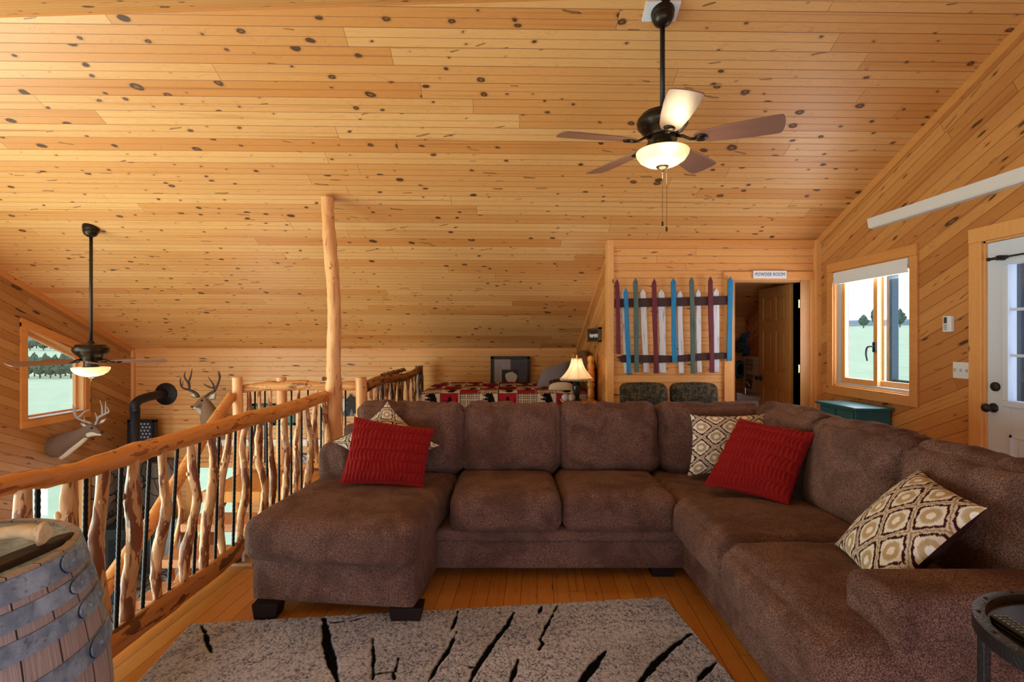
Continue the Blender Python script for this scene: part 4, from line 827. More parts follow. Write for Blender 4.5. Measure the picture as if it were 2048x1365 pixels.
# ------------------------------------------------------------------ soft furnishing helpers
def cush(c, s, r=0.06, puff=(0, 0, 0.02), n=22, seed=0, wr=0.006, rot=(0, 0, 0), taper=0.0, sag=0.0, wf=7.0, ridge=0.0):
    bm = bmesh.new(); bmesh.ops.create_cube(bm, size=2.0)
    bmesh.ops.subdivide_edges(bm, edges=bm.edges[:], cuts=n, use_grid_fill=True)
    h = Vector((s[0]/2, s[1]/2, s[2]/2)); R = Matrix.Rotation(rot[2], 3, 'Z') @ Matrix.Rotation(rot[1], 3, 'Y') @ Matrix.Rotation(rot[0], 3, 'X')
    V = []
    for v in bm.verts:
        # push grid lines toward the edges so the rounding is smooth
        q = Vector([math.sin(a*PI/2)*0.45+a*0.55 for a in v.co]); p = Vector((q.x*h.x, q.y*h.y, q.z*h.z))
        inner = Vector([max(-(h[i]-r), min(h[i]-r, p[i])) for i in range(3)])
        d = p-inner
        if d.length > 1e-9: p = inner+d.normalized()*min(r, d.length*1.0 if d.length < r else r)
        ex, ey, ez = (1-q.x**2), (1-q.y**2), (1-q.z**2)
        p.z += math.copysign(puff[2], q.z)*abs(q.z)*max(0, ex)**0.6*max(0, ey)**0.6
        p.y += math.copysign(puff[1], q.y)*abs(q.y)*max(0, ex)**0.6*max(0, ez)**0.6
        p.x += math.copysign(puff[0], q.x)*abs(q.x)*max(0, ey)**0.6*max(0, ez)**0.6
        if taper: p.y *= 1-taper*(q.z*0.5+0.5)
        if sag: p.z -= sag*(1-ex*0.0)*(max(0, q.z))*math.cos(q.x*2.2+seed)*0.5
        sv = Vector((seed*5.3, seed*2.1, 0))
        nn = mnoise.noise(p*wf+sv)+0.5*mnoise.noise(p*wf*2.3+sv)
        w2 = 0
        if ridge:
            along = p.x if s[0] > s[1] else p.y
            tf = max(0, min(1, (q.z+0.35)/1.2)); a1 = mnoise.noise(Vector((along*9+seed*3, p.z*3.5, seed))); a2 = mnoise.noise(Vector((along*15+p.z*9, p.z*5, seed+9)))
            w2 = -ridge*(max(0, 1-abs(a1)*7)+0.6*max(0, 1-abs(a2)*6))*tf
            el = q.x if s[0] > s[1] else q.y
            if q.z > 0: p.z += 0.020*abs(el)**4*q.z-0.010*math.cos(el*3+seed)*q.z*0.6
        dn = (p-inner*0.7).normalized() if (p-inner*0.7).length > 1e-6 else Vector((0, 0, 1))
        p += dn*(nn*wr+w2)
        V.append(tuple(R @ p+Vector(c)))
    bm.verts.index_update()
    Fc = [tuple(v.index for v in f.verts) for f in bm.faces]; bm.free(); return V, Fc
# ------------------------------------------------------------------ sectional sofa
S = M['sofa']
t = thing('sectional_sofa', 'large brown U-shaped sectional sofa with chaise in the middle of the loft', 'sofa', (0.4, 3.0, 0))
aC = math.radians(-6.5); pv = Vector((-0.33, 3.3, 0)); RC = Matrix.Translation(pv) @ Matrix.Rotation(aC, 4, 'Z') @ Matrix.Translation(-pv)
def C(s): return xf(s, RC)
mk('chaise_base', C(join(cush((-0.765, 3.12, 0.185), (0.84, 1.30, 0.24), 0.02, (0, 0, 0), 10, 1, 0.002))), S, t, smooth=True)
mk('chaise_cushion', C(cush((-0.770, 2.99, 0.385), (0.875, 1.16, 0.215), 0.062, (0.008, 0.012, 0.022), 34, 2, 0.005, ridge=0.0)), S, t, smooth=True)
mk('base', join(cush((0.33, 3.36, 0.145), (1.46, 0.86, 0.165), 0.018, (0, 0, 0), 12, 3, 0.002), cush((0.33, 3.35, 0.262), (1.46, 0.90, 0.080), 0.03, (0, 0, 0), 12, 4, 0.002)), S, t, smooth=True)
mk('corner_base', join(cush((1.54, 2.62, 0.18), (1.06, 2.44, 0.24), 0.03, (0, 0, 0), 16, 5, 0.002)), S, t, smooth=True)
mk('seat_cushion', cush((0.005, 3.19, 0.395), (0.635, 0.66, 0.215), 0.065, (0.004, 0.020, 0.022), 30, 6, 0.004), S, t, smooth=True)
mk('seat_cushion', cush((0.655, 3.19, 0.395), (0.650, 0.66, 0.215), 0.065, (0.004, 0.020, 0.022), 30, 7, 0.004), S, t, smooth=True)
mk('seat_cushion', cush((1.43, 3.22, 0.385), (0.92, 0.72, 0.20), 0.05, (0.0, 0.006, 0.010), 26, 8, 0.004), S, t, smooth=True)
mk('seat_cushion', cush((1.30, 2.53, 0.395), (0.74, 0.65, 0.22), 0.07, (0.025, 0.006, 0.026), 34, 9, 0.006), S, t, smooth=True)
mk('seat_cushion', cush((1.295, 1.80, 0.400), (0.76, 0.78, 0.235), 0.075, (0.030, 0.006, 0.036), 34, 10, 0.006), S, t, smooth=True)
tb = math.radians(-9)
bc = [(-0.645, 0.74, 11), (0.048, 0.655, 12), (0.705, 0.66, 13), (1.40, 0.70, 14)]
for x, wd, sd in bc:
    mk('back_cushion', cush((x, 3.54, 0.700), (wd, 0.27, 0.47), 0.085, (0.012, 0.05, 0.018), 32, sd, 0.010, (tb, 0, 0.01*math.sin(sd)), ridge=0.012), S, t, smooth=True)
tr_ = math.radians(10)
for y, ln, sd, xx in ((3.16, 0.70, 15, 1.80), (2.50, 0.66, 16, 1.79), (1.84, 0.72, 17, 1.80)):
    mk('back_cushion', cush((xx, y, 0.695), (0.28, ln, 0.50), 0.09, (0.05, 0.012, 0.02), 34, sd, 0.012, (0, tr_, 0.02*math.sin(sd*2)), ridge=0.012), S, t, smooth=True)
mk('back_frame', join(cush((0.46, 3.74, 0.42), (3.24, 0.18, 0.70), 0.04, (0, 0, 0), 14, 18, 0.002)), S, t, smooth=True)
mk('back_frame', join(cush((2.00, 2.62, 0.42), (0.18, 2.44, 0.70), 0.04, (0, 0, 0), 14, 19, 0.002)), S, t, smooth=True)
def armprof(y0, y1, zb, zt, r, inner=0):
    pts = [(y0+0.0, zb), (y0+0.0, zt-r)]
    pts += [(y0+r-r*math.cos(a), zt-r+r*math.sin(a)) for a in np.linspace(0, PI/2, 7)[1:]]
    pts += [(y1-r+r*math.sin(a), zt-r+r*math.cos(a)) for a in np.linspace(0, PI/2, 7)]
    pts += [(y1, zb)]; return pts
a_ = mk('arm', C(prism(armprof(-1.205, -0.985, 0.07, 0.715, 0.085), 'y', 3.19, 3.80)), S, t, smooth='edge', bevel=0.045, seg=5)
a_ = mk('arm', prism(armprof(1.405, 1.635, 0.07, 0.66, 0.05), 'x', 1.075, 2.08), S, t, smooth='edge', bevel=0.035, seg=5)
for i, (x0, y0, z0, wd) in enumerate(((-1.245, 2.51, 0.0, 0.13), (-0.565, 2.475, 0.013, 0.165), (0.845, 2.97, 0, 0.145), (1.03, 1.45, 0, 0.10), (1.95, 1.45, 0, 0.1), (1.95, 3.68, 0, 0.1), (-1.10, 3.68, 0, 0.1))):
    mk('foot', prism([(x0, 0.075), (x0+0.012, z0), (x0+wd-0.012, z0), (x0+wd, 0.075)], 'y', y0, y0+0.10), M['footdark'], t, bevel=0.004)
# ------------------------------------------------------------------ throw pillows
def ikat(U, V, sx=3.1, sy=3.4, seed=0):
    """ogee lattice in a feathered weave: cream, tan rings, dark maroon outlines"""
    jx = (fbm(U*60, V*14, seed)-0.5)*0.030; jy = (fbm(U*16, V*60, seed+3)-0.5)*0.014
    u = (U+jx)*sx; v = (V+jy)*sy
    def cell(ou, ov):
        du = u-np.round(u-ou)-ou; dv = v-np.round(v-ov)-ov; return np.abs(du)+0.0, np.abs(dv)
    d = []
    for ou, ov in ((0, 0), (0.5, 0.5)):
        a, b = cell(ou, ov); d.append(np.sqrt((a*1.0)**2+(b*0.92)**2)+0.16*a*b)
    d1 = np.minimum(d[0], d[1]); d2 = np.maximum(d[0], d[1]); e = d2-d1
    cream = L3((228, 220, 212)); tan = L3((186, 160, 122)); grey = L3((186, 180, 172)); dark = L3((58, 22, 30)); white = L3((234, 230, 228))
    c = np.tile(cream, (len(u), 1))
    def put(m, col): c[m] = col
    put(d1 < 0.20, grey); put(d1 < 0.175, tan); put(d1 < 0.085, white)
    put((e < 0.20) & (e > 0.10), dark); put(e <= 0.10, L3((206, 190, 172))); put(e < 0.028, L3((150, 128, 112)))
    c *= (0.86+0.28*fbm(U*90, V*90, seed+7))[:, None]
    return c
def pillow(name, label, cat, cs, thick, mat, n=90, col=None, relief=None, pinch=0.055, group=None, back=None, cb=1.0):
    c00, c10, c11, c01 = [Vector(c) for c in cs]   # TL, TR, BR, BL seen from the front
    ctr = (c00+c10+c11+c01)/4; nrm = (c10-c00).cross(c01-c00).normalized()
    if nrm.dot(ctr-Vector((0, 0, CAMZ))) > 0: nrm = -nrm
    a = np.linspace(-1, 1, n); Ug, Vg = np.meshgrid(a, a, indexing='ij'); Ug = Ug.ravel(); Vg = Vg.ravel()
    pu = Ug*(1-pinch*(1-Vg**2)**0.8*1.0*np.abs(Ug)**2); pv_ = Vg*(1-pinch*(1-Ug**2)**0.8*np.abs(Vg)**2)
    C4 = [np.array(c) for c in (c00, c10, c11, c01)]; s_ = (pu+1)/2; q_ = (pv_+1)/2
    base = C4[0]*((1-s_)*(1-q_))[:, None]+C4[1]*(s_*(1-q_))[:, None]+C4[2]*(s_*q_)[:, None]+C4[3]*((1-s_)*q_)[:, None]
    prof = (np.clip(1-np.abs(Ug)**2.2, 0, 1)*np.clip(1-np.abs(Vg)**2.2, 0, 1))**0.55
    wr = (fbm(Ug*2+5, Vg*2+5, 11)-0.5)*0.012
    hf = thick/2*prof+wr*prof; hb = thick/2*prof
    if relief is not None: hf = hf+relief(Ug, Vg)*np.clip(prof*3, 0.15, 1); 
    N_ = np.array(nrm); ff = base+N_*hf[:, None]; bb = base-N_*(hb*cb+0.001)[:, None]
    V = np.vstack([ff, bb]); V = V-np.array(ctr)
    idx = lambda i, j, k: k*n*n+i*n+j
    Fc = []
    for i in range(n-1):
        for j in range(n-1):
            Fc.append((idx(i, j, 0), idx(i+1, j, 0), idx(i+1, j+1, 0), idx(i, j+1, 0))); Fc.append((idx(i, j, 1), idx(i, j+1, 1), idx(i+1, j+1, 1), idx(i+1, j, 1)))
    for i in range(n-1):
        for a_, b_ in (((i, 0), (i+1, 0)), ((i+1, n-1), (i, n-1)), ((0, i+1), (0, i)), ((n-1, i), (n-1, i+1))):
            Fc.append((idx(*a_, 0), idx(*a_, 1), idx(*b_, 1), idx(*b_, 0)))
    zmin = V[:, 2].min(); V[:, 2] -= zmin
    o = mk(name, ([tuple(p) for p in V], Fc), mat, smooth=True); o.location = ctr+Vector((0, 0, zmin)); tag(o, label, cat, group)
    if col is not None:
        cf = col((Ug+1)/2, (Vg+1)/2); cb2 = cf.copy() if back is None else np.tile(L3(back), (n*n, 1)); setcol(o, np.vstack([cf, cb2]))
    return o
def ruch(U, V):
    b = (V+1)*3.1+0.25*(fbm(U*1.5+9, V*1.5, 2)-0.5)+0.10*U; band = np.abs(np.sin(PI*b)); k = np.floor(b)
    ph = U*62+k*1.9+9.0*fbm(U*2.2+k*3.1, V*2+k, 5)+1.2*np.sin(V*9); return 0.0085*(0.5+0.5*np.sin(ph))*band**0.6-0.011*(1-band)**2+0.012*(fbm(U*3+2, V*3, 17)-0.5)
n = N('red_plush'); o_ = n.obj(); f = n.noise(o_, 500, 2); f2 = n.noise(o_, 12, 3)
c = n.mix(f, s2l((108, 14, 17)), s2l((166, 38, 38))); c = n.mix(n.math('MULTIPLY', f2, 0.4), c, s2l((110, 12, 18)))
n.bump(f, 0.25, 0.004); red = n.out(c, 0.9, **{'Sheen Weight': 0.15, 'Sheen Tint': s2l((230, 120, 110)), 'Specular IOR Level': 0.1})
pillow('throw_pillow', 'cream and maroon ikat pillow standing on its corner behind the red pillow on the chaise', 'pillow', [P(775, 803, 3.37), P(880, 892, 3.30), P(778, 972, 3.20), P(662, 884, 3.27)], 0.13, M['vc'], 130, ikat, pinch=0.16)
pillow('throw_pillow', 'red ruched plush pillow leaning at the chaise end of the sofa', 'pillow', [P(708, 833, 3.20), P(870, 858, 3.15), P(848, 977, 3.02), P(678, 970, 3.02)], 0.17, red, 200, None, ruch, 0.065)
pillow('throw_pillow', 'upright ikat pillow with tan ovals in the sofa corner behind the red one', 'pillow', [P(1380, 829, 3.33), P(1540, 826, 3.31), P(1530, 952, 3.18), P(1374, 954, 3.22)], 0.13, M['vc'], 130, lambda U, V: ikat(U+0.07, V+0.28, 2.7, 3.0, 4), pinch=0.10)
pillow('throw_pillow', 'red ruched plush pillow slanting in the right corner of the sofa', 'pillow', [P(1478, 836, 3.12), P(1632, 866, 2.74), P(1578, 1012, 2.62), P(1406, 972, 2.96)], 0.17, red, 200, None, ruch, 0.065)
pillow('throw_pillow', 'large tilted ikat pillow with dark back against the right arm of the sofa', 'pillow', [Vector((1.635, 2.02, 0.865)), Vector((1.545, 1.64, 0.835)), Vector((1.22, 1.655, 0.53)), Vector((1.32, 2.05, 0.555))], 0.15, M['vc'], 160, lambda U, V: ikat(U+0.2, V+0.1, 2.9, 2.5, 8), pinch=0.07, back=(48, 26, 28))
# ------------------------------------------------------------------ rug
TL = np.array([-1.514, 2.461]); TR_ = np.array([0.85, 2.719]); ax = (TR_-TL); W_ = np.linalg.norm(ax); ax = ax/W_; ay = np.array([ax[1], -ax[0]]); Lr = 1.65
nx, ny = 620, 430
u = np.linspace(0, W_, nx); v = np.linspace(0, Lr, ny); Ug, Vg = np.meshgrid(u, v, indexing='ij'); U = Ug.ravel(); V = Vg.ravel()
XY = TL+U[:, None]*ax+V[:, None]*ay
def onfloor(px, py): d = CAMZ*F/(py-VY); return np.array([(px-VX)/F*d, d])
def seg_d(P0, P1, X):
    d = P1-P0; t_ = np.clip(((X-P0)@d)/(d@d), 0, 1); q = X-(P0+t_[:, None]*d); cr_ = (X[:, 0]-P0[0])*d[1]-(X[:, 1]-P0[1])*d[0]
    return np.hypot(q[:, 0], q[:, 1]), t_, np.sign(cr_)
cr_ = [([(400, 1253), (412, 1275), (415, 1292), (424, 1312)], 0.012), ([(648, 1243), (654, 1290), (664, 1330), (676, 1375)], 0.024), ([(660, 1251), (700, 1248), (732, 1240)], 0.006), ([(746, 1282), (747, 1320), (746, 1365)], 0.010), ([(747, 1355), (790, 1350), (797, 1322)], 0.006), ([(790, 1365), (786, 1352)], 0.008),
       ([(916, 1228), (910, 1250), (902, 1266)], 0.009), ([(914, 1268), (895, 1310), (870, 1345), (852, 1380)], 0.012), ([(1028, 1230), (1015, 1255), (985, 1295), (955, 1340), (940, 1372)], 0.015), ([(955, 1342), (925, 1338)], 0.006), ([(1083, 1218), (1078, 1233)], 0.008), ([(1114, 1217), (1095, 1255), (1080, 1285), (1086, 1292), (1078, 1305)], 0.009), ([(1036, 1325), (1028, 1350), (1018, 1380)], 0.012),
       ([(1212, 1308), (1190, 1335), (1165, 1368), (1150, 1390)], 0.022), ([(1382, 1273), (1345, 1300), (1310, 1335), (1285, 1365), (1275, 1380)], 0.018), ([(1434, 1330), (1410, 1352), (1390, 1375)], 0.012)]
nz = fbm(U*70, V*70, 3); n2 = fbm(U*230, V*230, 9, 2); big = fbm(U*2.5+4, V*2.5, 6)
ringc = TL+ax*2.0+ay*1.9; rd = np.hypot(XY[:, 0]-ringc[0], XY[:, 1]-ringc[1]); ringn = fbm(rd*34+2*big, np.arctan2(XY[:, 1]-ringc[1], XY[:, 0]-ringc[0])*3, 12)
base = lerp3(L3((76, 86, 120)), L3((190, 194, 224)), np.clip((n2*1.1+ringn*0.28+nz*0.55-0.62)*2.6, 0, 1))
base = base*(0.75+0.5*fbm(U*3, V*3, 21))[:, None]*0.98
mn = np.full(len(U), 9.0); lite = np.zeros(len(U))
for pts, wd in cr_:
    G = [onfloor(*p) for p in pts]; m = len(G)-1
    for i in range(m):
        d, t_, sg = seg_d(G[i], G[i+1], XY); k = (i+t_)/m; w_ = wd*(0.35+0.65*np.sin(PI*np.clip(k, 0.06, 0.94)))
        dj = d+(fbm(U*28, V*28, 31)-0.5)*0.016; mn = np.minimum(mn, dj-w_)
        lite = np.maximum(lite, np.exp(-np.clip(dj-w_, 0, 1)/0.018)*(sg > 0)*(dj > w_))
blk = np.clip(0.5-mn/0.004, 0, 1); base = lerp3(base, np.tile(L3((176, 178, 184)), (len(U), 1)), lite*0.5); base = lerp3(base, np.tile(L3((5, 5, 6)), (len(U), 1)), blk)
hz = 0.014+(n2-0.5)*0.006+(nz-0.5)*0.004-blk*0.006
edge = np.minimum(np.minimum(U, W_-U), np.minimum(V, Lr-V)); hz = np.where(edge < 0.004, 0.001, hz)
Vr = np.column_stack([XY, hz]); ii = np.arange(nx*ny).reshape(nx, ny)
q = np.stack([ii[:-1, :-1], ii[1:, :-1], ii[1:, 1:], ii[:-1, 1:]], -1).reshape(-1, 4)
cR = Vr[:, :2].mean(0); me = bpy.data.meshes.new('area_rug'); me.from_pydata((Vr-np.array([cR[0], cR[1], 0])).tolist(), [], q[:, ::-1].tolist()); me.update()
rug = bpy.data.objects.new('area_rug', me); COL.objects.link(rug); rug.location = (cR[0], cR[1], 0); me.materials.append(M['vcrug']); setcol(rug, base)
for p in me.polygons: p.use_smooth = True
tag(rug, 'grey shag rug with black crack pattern on the plank floor in front of the sofa', 'rug')
# ------------------------------------------------------------------ wine barrel with antler and sheath
BX, BY = -1.245, 1.07
n = N('oak_staves'); o_ = n.obj(); sp = n.n('SeparateXYZ'); n.inp(sp.inputs[0], o_)
an = n.math('DIVIDE', n.math('ARCTAN2', sp.outputs[1], sp.outputs[0]), 2*PI/26); fr = n.math('FRACT', an); idn = n.math('FLOOR', an)
e = n.sstep(n.math('MINIMUM', fr, n.math('SUBTRACT', 1.0, fr)), 0.012, 0.03)
wn = n.n('TexWhiteNoise', noise_dimensions='1D'); n.inp(wn.inputs['W'], idn)
g = n.noise(n.comb(n.math('MULTIPLY', an, 14.0), n.math('MULTIPLY', sp.outputs[2], 5.0), idn), 1.0, 4)
c = n.mix(g, s2l((200, 190, 198)), s2l((130, 120, 128))); c = n.mix(n.math('MULTIPLY', wn.outputs['Value'], 0.35), c, s2l((140, 126, 132)))
c = n.mix(e, s2l((40, 32, 30)), c); n.bump(n.math('MULTIPLY', g, e), 0.5, 0.006); stave = n.out(c, 0.75)
n = N('zinc_hoop'); o_ = n.obj(); f = n.noise(o_, 18, 5, 0.65); f2 = n.noise(o_, 90, 3)
c = n.mix(n.sstep(f, 0.35, 0.7), s2l((116, 138, 172)), s2l((164, 188, 220))); c = n.mix(n.math('MULTIPLY', n.sstep(f2, 0.55, 0.7), 0.5), c, s2l((70, 80, 92)))
c = n.mix(n.math('MULTIPLY', n.sstep(n.noise(o_, 9, 4), 0.66, 0.74), 0.6), c, s2l((120, 84, 62))); n.bump(f2, 0.25, 0.003); zinc = n.out(c, 0.55, Metallic=0.25)
headm = woodtrim('barrel_head_oak', (112, 86, 74), (78, 56, 48), (1, 0, 0), kn=False, rough=0.9); headm.node_tree.nodes['Principled BSDF'].inputs['Specular IOR Level'].default_value = 0.1
def br(z): return 0.272+0.070*(1-((z-0.455)/0.455)**2)
t = thing('wine_barrel', 'weathered wooden wine barrel with grey metal hoops beside the railing', 'barrel', (BX, BY, 0))
zs = np.linspace(0, 0.905, 34)
prof = [(0.001, 0.04), (br(0)-0.028, 0.04), (br(0)-0.026, 0.0)]+[(br(z), z) for z in zs]+[(br(0.905)-0.017, 0.905), (br(0.88)-0.026, 0.878), (0.001, 0.878)]
mk('staves', lathe(prof, 104), stave, t, local=True, smooth='edge')
mk('head', lathe([(0.001, 0.879), (0.246, 0.879), (0.246, 0.885), (0.001, 0.885)], 60), headm, t, local=True, smooth='edge')
ha = math.atan2(-0.75, 0.62)
for z0, z1, dth in ((0.858, 0.900, 0.0), (0.808, 0.843, 0.02), (0.750, 0.788, 0.04), (0.652, 0.698, 0.07), (0.265, 0.31, 0.2), (0.14, 0.18, 0.1), (0.005, 0.05, 0.0)):
    hp_ = [(br(z0)+0.001, z0), (br(z0)+0.004, z0), (br(z1)+0.004, z1), (br(z1)+0.001, z1)]
    h_ = mk('hoop', join(lathe(hp_[:4], 104)), zinc, t, local=True, smooth='edge')
    a0 = 0.24+dth; zm = (z0+z1)/2; hw = (z1-z0)/2
    # overlapping hoop tongue
    pts = []
    for k in range(9):
        b_ = PI/2+PI*k/8; pts.append((a0+0.045*math.cos(b_)/0.3*0.6, zm+hw*0.98*math.sin(b_)))
    pts = pts[::-1]+[(a0+0.32, zm+hw*0.98), (a0+0.32, zm-hw*0.98)][::1]
    pts = [(a0+0.32, zm-hw*0.98), (a0+0.16, zm-hw*0.98)]+[(a0+0.10*math.cos(b_), zm+hw*0.98*math.sin(b_)) for b_ in np.linspace(-PI/2, -3*PI/2, 9)]+[(a0+0.16, zm+hw*0.98), (a0+0.32, zm+hw*0.98)]
    fr_ = [((br(z)+0.009)*math.cos(a), (br(z)+0.009)*math.sin(a), z) for a, z in pts]; bk_ = [((br(z)+0.002)*math.cos(a), (br(z)+0.002)*math.sin(a), z) for a, z in pts]; m = len(pts)
    mk('hoop_end', (fr_+bk_, [tuple(range(m)), tuple(range(m, 2*m))[::-1]]+[(i, (i+1) % m, m+(i+1) % m, m+i) for i in range(m)]), zinc, t, local=True)
    ol_ = [((br(z)+0.0055)*math.cos(a0+(a-a0)*1.05-0.006), (br(z)+0.0055)*math.sin(a0+(a-a0)*1.05-0.006), z) for a, z in pts]
    mk('hoop_edge_shade', (ol_+bk_, [tuple(range(m)), tuple(range(m, 2*m))[::-1]]+[(i, (i+1) % m, m+(i+1) % m, m+i) for i in range(m)]), M['black'], t, local=True)  # black sheet added beneath the tongue, drawing the shade line round its edge
    for da in (0.03, 0.20):
        a = a0+da; r_ = br(zm)+0.007
        mk('rivet', ball((r_*math.cos(a), r_*math.sin(a), zm), 0.0055, 6), zinc, t, local=True, smooth=True)
def onz(px, py, z): d = (CAMZ-z)*F/(py-VY); return Vector(((px-VX)/F*d, d, z))
ant = plain('antler_bone', (226, 206, 170), 0.6, var=0.18, scale=40)
t = thing('antler', 'pale cut antler piece with flared burr lying on the dark sheath on the barrel', 'antler', tuple(onz(30, 1069, 0.905)-Vector((0, 0, 0.0))))
a_, b_ = onz(-70, 1080, 0.930), onz(84, 1067, 0.938)
p_, q_ = spline([a_, a_.lerp(b_, 0.35)+Vector((0, 0, 0.004)), a_.lerp(b_, 0.7)+Vector((0, 0, 0.008)), a_.lerp(b_, 0.93), b_], [0.013, 0.014, 0.0145, 0.017, 0.022], 8)
mk('beam', tube(p_, q_, 20, 0.18, 44), ant, t, smooth='edge')
mk('burr', tube([b_, b_+(b_-a_).normalized()*0.007], [0.025, 0.021], 22, 0.35, 45), ant, t, smooth='edge')
mk('bolster', tube([a_-(b_-a_).normalized()*0.03, a_+(b_-a_).normalized()*0.035], [0.015, 0.0165], 16), plain('bolster_red', (96, 40, 36), 0.4), t, smooth=True)
n = N('dark_sheath'); o_ = n.obj(); f = n.noise(o_, 12, 4, 0.6, 1.0); c = n.mix(f, s2l((52, 28, 20)), s2l((24, 14, 12))); n.bump(f, 0.6, 0.01); shm = n.out(c, 0.6, **{'Specular IOR Level': 0.25})
e0, e1 = onz(152, 1069, 0.90), onz(-80, 1168, 0.90)
dv = (e1-e0); nv = Vector((-dv.y, dv.x, 0)).normalized()*0.030
pl = [e0, e0+dv*0.16+nv*0.85, e0+dv*0.5+nv*1.1, e1+nv, e1-nv, e0+dv*0.5-nv*0.9, e0+dv*0.14-nv*0.6]
v_, f_ = prism([(p.x, p.y) for p in pl], 'z', 0.886, 0.912)
single('leather_sheath', (v_, f_), shm, 'dark brown tapering leather sheath lying on the barrel head', 'sheath', bevel=0.010, seg=3, smooth='edge')
# ------------------------------------------------------------------ side table and remote
TX, TY, TZ, TRd = 1.315, 1.055, 0.73, 0.262
n = N('hammered_iron'); o_ = n.obj(); f = n.noise(o_, 130, 3); n.bump(f, 0.5, 0.004); iron = n.out(n.mix(f, s2l((30, 29, 32)), s2l((62, 60, 66))), 0.42, Metallic=0.6)
t = thing('side_table', 'round dark metal side table beside the sofa arm', 'table', (TX, TY, 0))
mk('rim', lathe([(TRd-0.028, TZ-0.03), (TRd, TZ-0.034), (TRd, TZ-0.002), (TRd-0.004, TZ), (TRd-0.024, TZ), (TRd-0.027, TZ-0.006), (TRd-0.028, TZ-0.03)], 80, (TX, TY, 0)), iron, t, smooth='edge')
mk('tabletop', lathe([(0.001, TZ-0.022), (TRd-0.027, TZ-0.022), (TRd-0.027, TZ-0.014), (0.001, TZ-0.014)], 64, (TX, TY, 0)), plain('espresso_top', (30, 22, 20), 0.18), t, smooth='edge')
for k in range(16):
    a = 2*PI*k/16+0.1; mk('rim_stud', ball((TX+(TRd-0.012)*math.cos(a), TY+(TRd-0.012)*math.sin(a), TZ), 0.005, 5, (1, 1, 0.6)), iron, t, smooth=True)
for a in (150, 250, 30, 330):
    c_, s_ = math.cos(math.radians(a)), math.sin(math.radians(a)); x = TX+c_*(TRd-0.016); y = TY+s_*(TRd-0.016)
    mk('leg', box(x-0.009, x+0.009, y-0.009, y+0.009, 0, TZ-0.03), iron, t, bevel=0.002)
mk('lower_ring', tube([(TX+(TRd-0.03)*math.cos(a), TY+(TRd-0.03)*math.sin(a), 0.15) for a in np.linspace(0, 2*PI, 40)], 0.008, 8, cap=False), iron, t, smooth=True)
t = thing('remote_control', 'black remote control with coloured buttons on the round side table', 'remote', (1.142, 1.135, TZ-0.014)); t.rotation_euler = (0, 0, math.radians(-6)); t.scale = (0.85, 0.8, 0.9)
mk('body', box(-0.021, 0.021, -0.075, 0.075, 0, 0.018), plain('remote_black', (18, 18, 20), 0.3), t, local=True, bevel=0.005)
bt = plain('button_blue_grey', (110, 130, 150), 0.5)
for r_ in range(7):
    for c_ in range(3): mk('button', box(-0.015+0.012*c_, -0.007+0.012*c_, 0.058-0.014*r_, 0.066-0.014*r_, 0.017, 0.0205), bt, t, local=True, bevel=0.001)
for c_, col in enumerate(((60, 150, 190), (230, 180, 70), (60, 170, 120))): mk('button', box(-0.016+0.012*c_, -0.006+0.012*c_, -0.050, -0.040, 0.017, 0.021), plain('button_col%d' % c_, col, 0.4), t, local=True, bevel=0.001)
mk('button', box(0.005, 0.016, -0.064, -0.054, 0.017, 0.021), plain('button_red', (220, 50, 60), 0.4), t, local=True, bevel=0.001)
# ------------------------------------------------------------------ teal dresser, camouflage chairs
teal = plain('teal_paint', (24, 92, 104), 0.35, var=0.05, scale=8)
t = thing('dresser', 'teal painted small dresser under the right window', 'dresser', (3.10, 4.57, 0))
mk('top', box(2.935, 3.268, 4.30, 4.85, 0.782, 0.806), teal, t, bevel=0.006, seg=3)
mk('body', box(2.965, 3.26, 4.33, 4.82, 0.07, 0.782), teal, t, bevel=0.003)
for y in (4.33, 4.78): 
    for x in (2.965, 3.21): mk('leg', box(x, x+0.045, y, y+0.04, 0.0, 0.07), teal, t)
for z0 in (0.60, 0.38, 0.16):
    for y0 in (4.355, 4.585):
        dr = mk('drawer', join(box(2.953, 2.966, y0, y0+0.21, z0, z0+0.16), box(2.949, 2.954, y0+0.02, y0+0.19, z0+0.02, z0+0.14)), teal, t, bevel=0.003)
        hn = mk('pull', join(tube([(2.935, y0+0.105+0.022*math.cos(a), z0+0.075-0.026*math.sin(a)) for a in np.linspace(0, PI, 9)], 0.004, 6), ball((2.944, y0+0.105, z0+0.088), 0.013, 6)), M['black'], dr, smooth=True)
n = N('camouflage_cloth'); o_ = n.obj(); w1 = n.noise(o_, 7, 3, 0.5, 2.0); w2 = n.noise(n.n('VectorMath').outputs[0], 1) if False else n.noise(o_, 16, 3, 0.6, 3.0)
c = n.ramp(w1, [(0.0, (28, 26, 20)), (0.44, (36, 34, 26)), (0.47, (78, 70, 44)), (0.54, (60, 48, 32)), (0.58, (110, 90, 56)), (0.62, (40, 46, 30))])
c = n.mix(n.sstep(w2, 0.52, 0.56), c, s2l((24, 20, 16))); n.bump(w2, 0.3, 0.01); camo = n.out(c, 0.85)
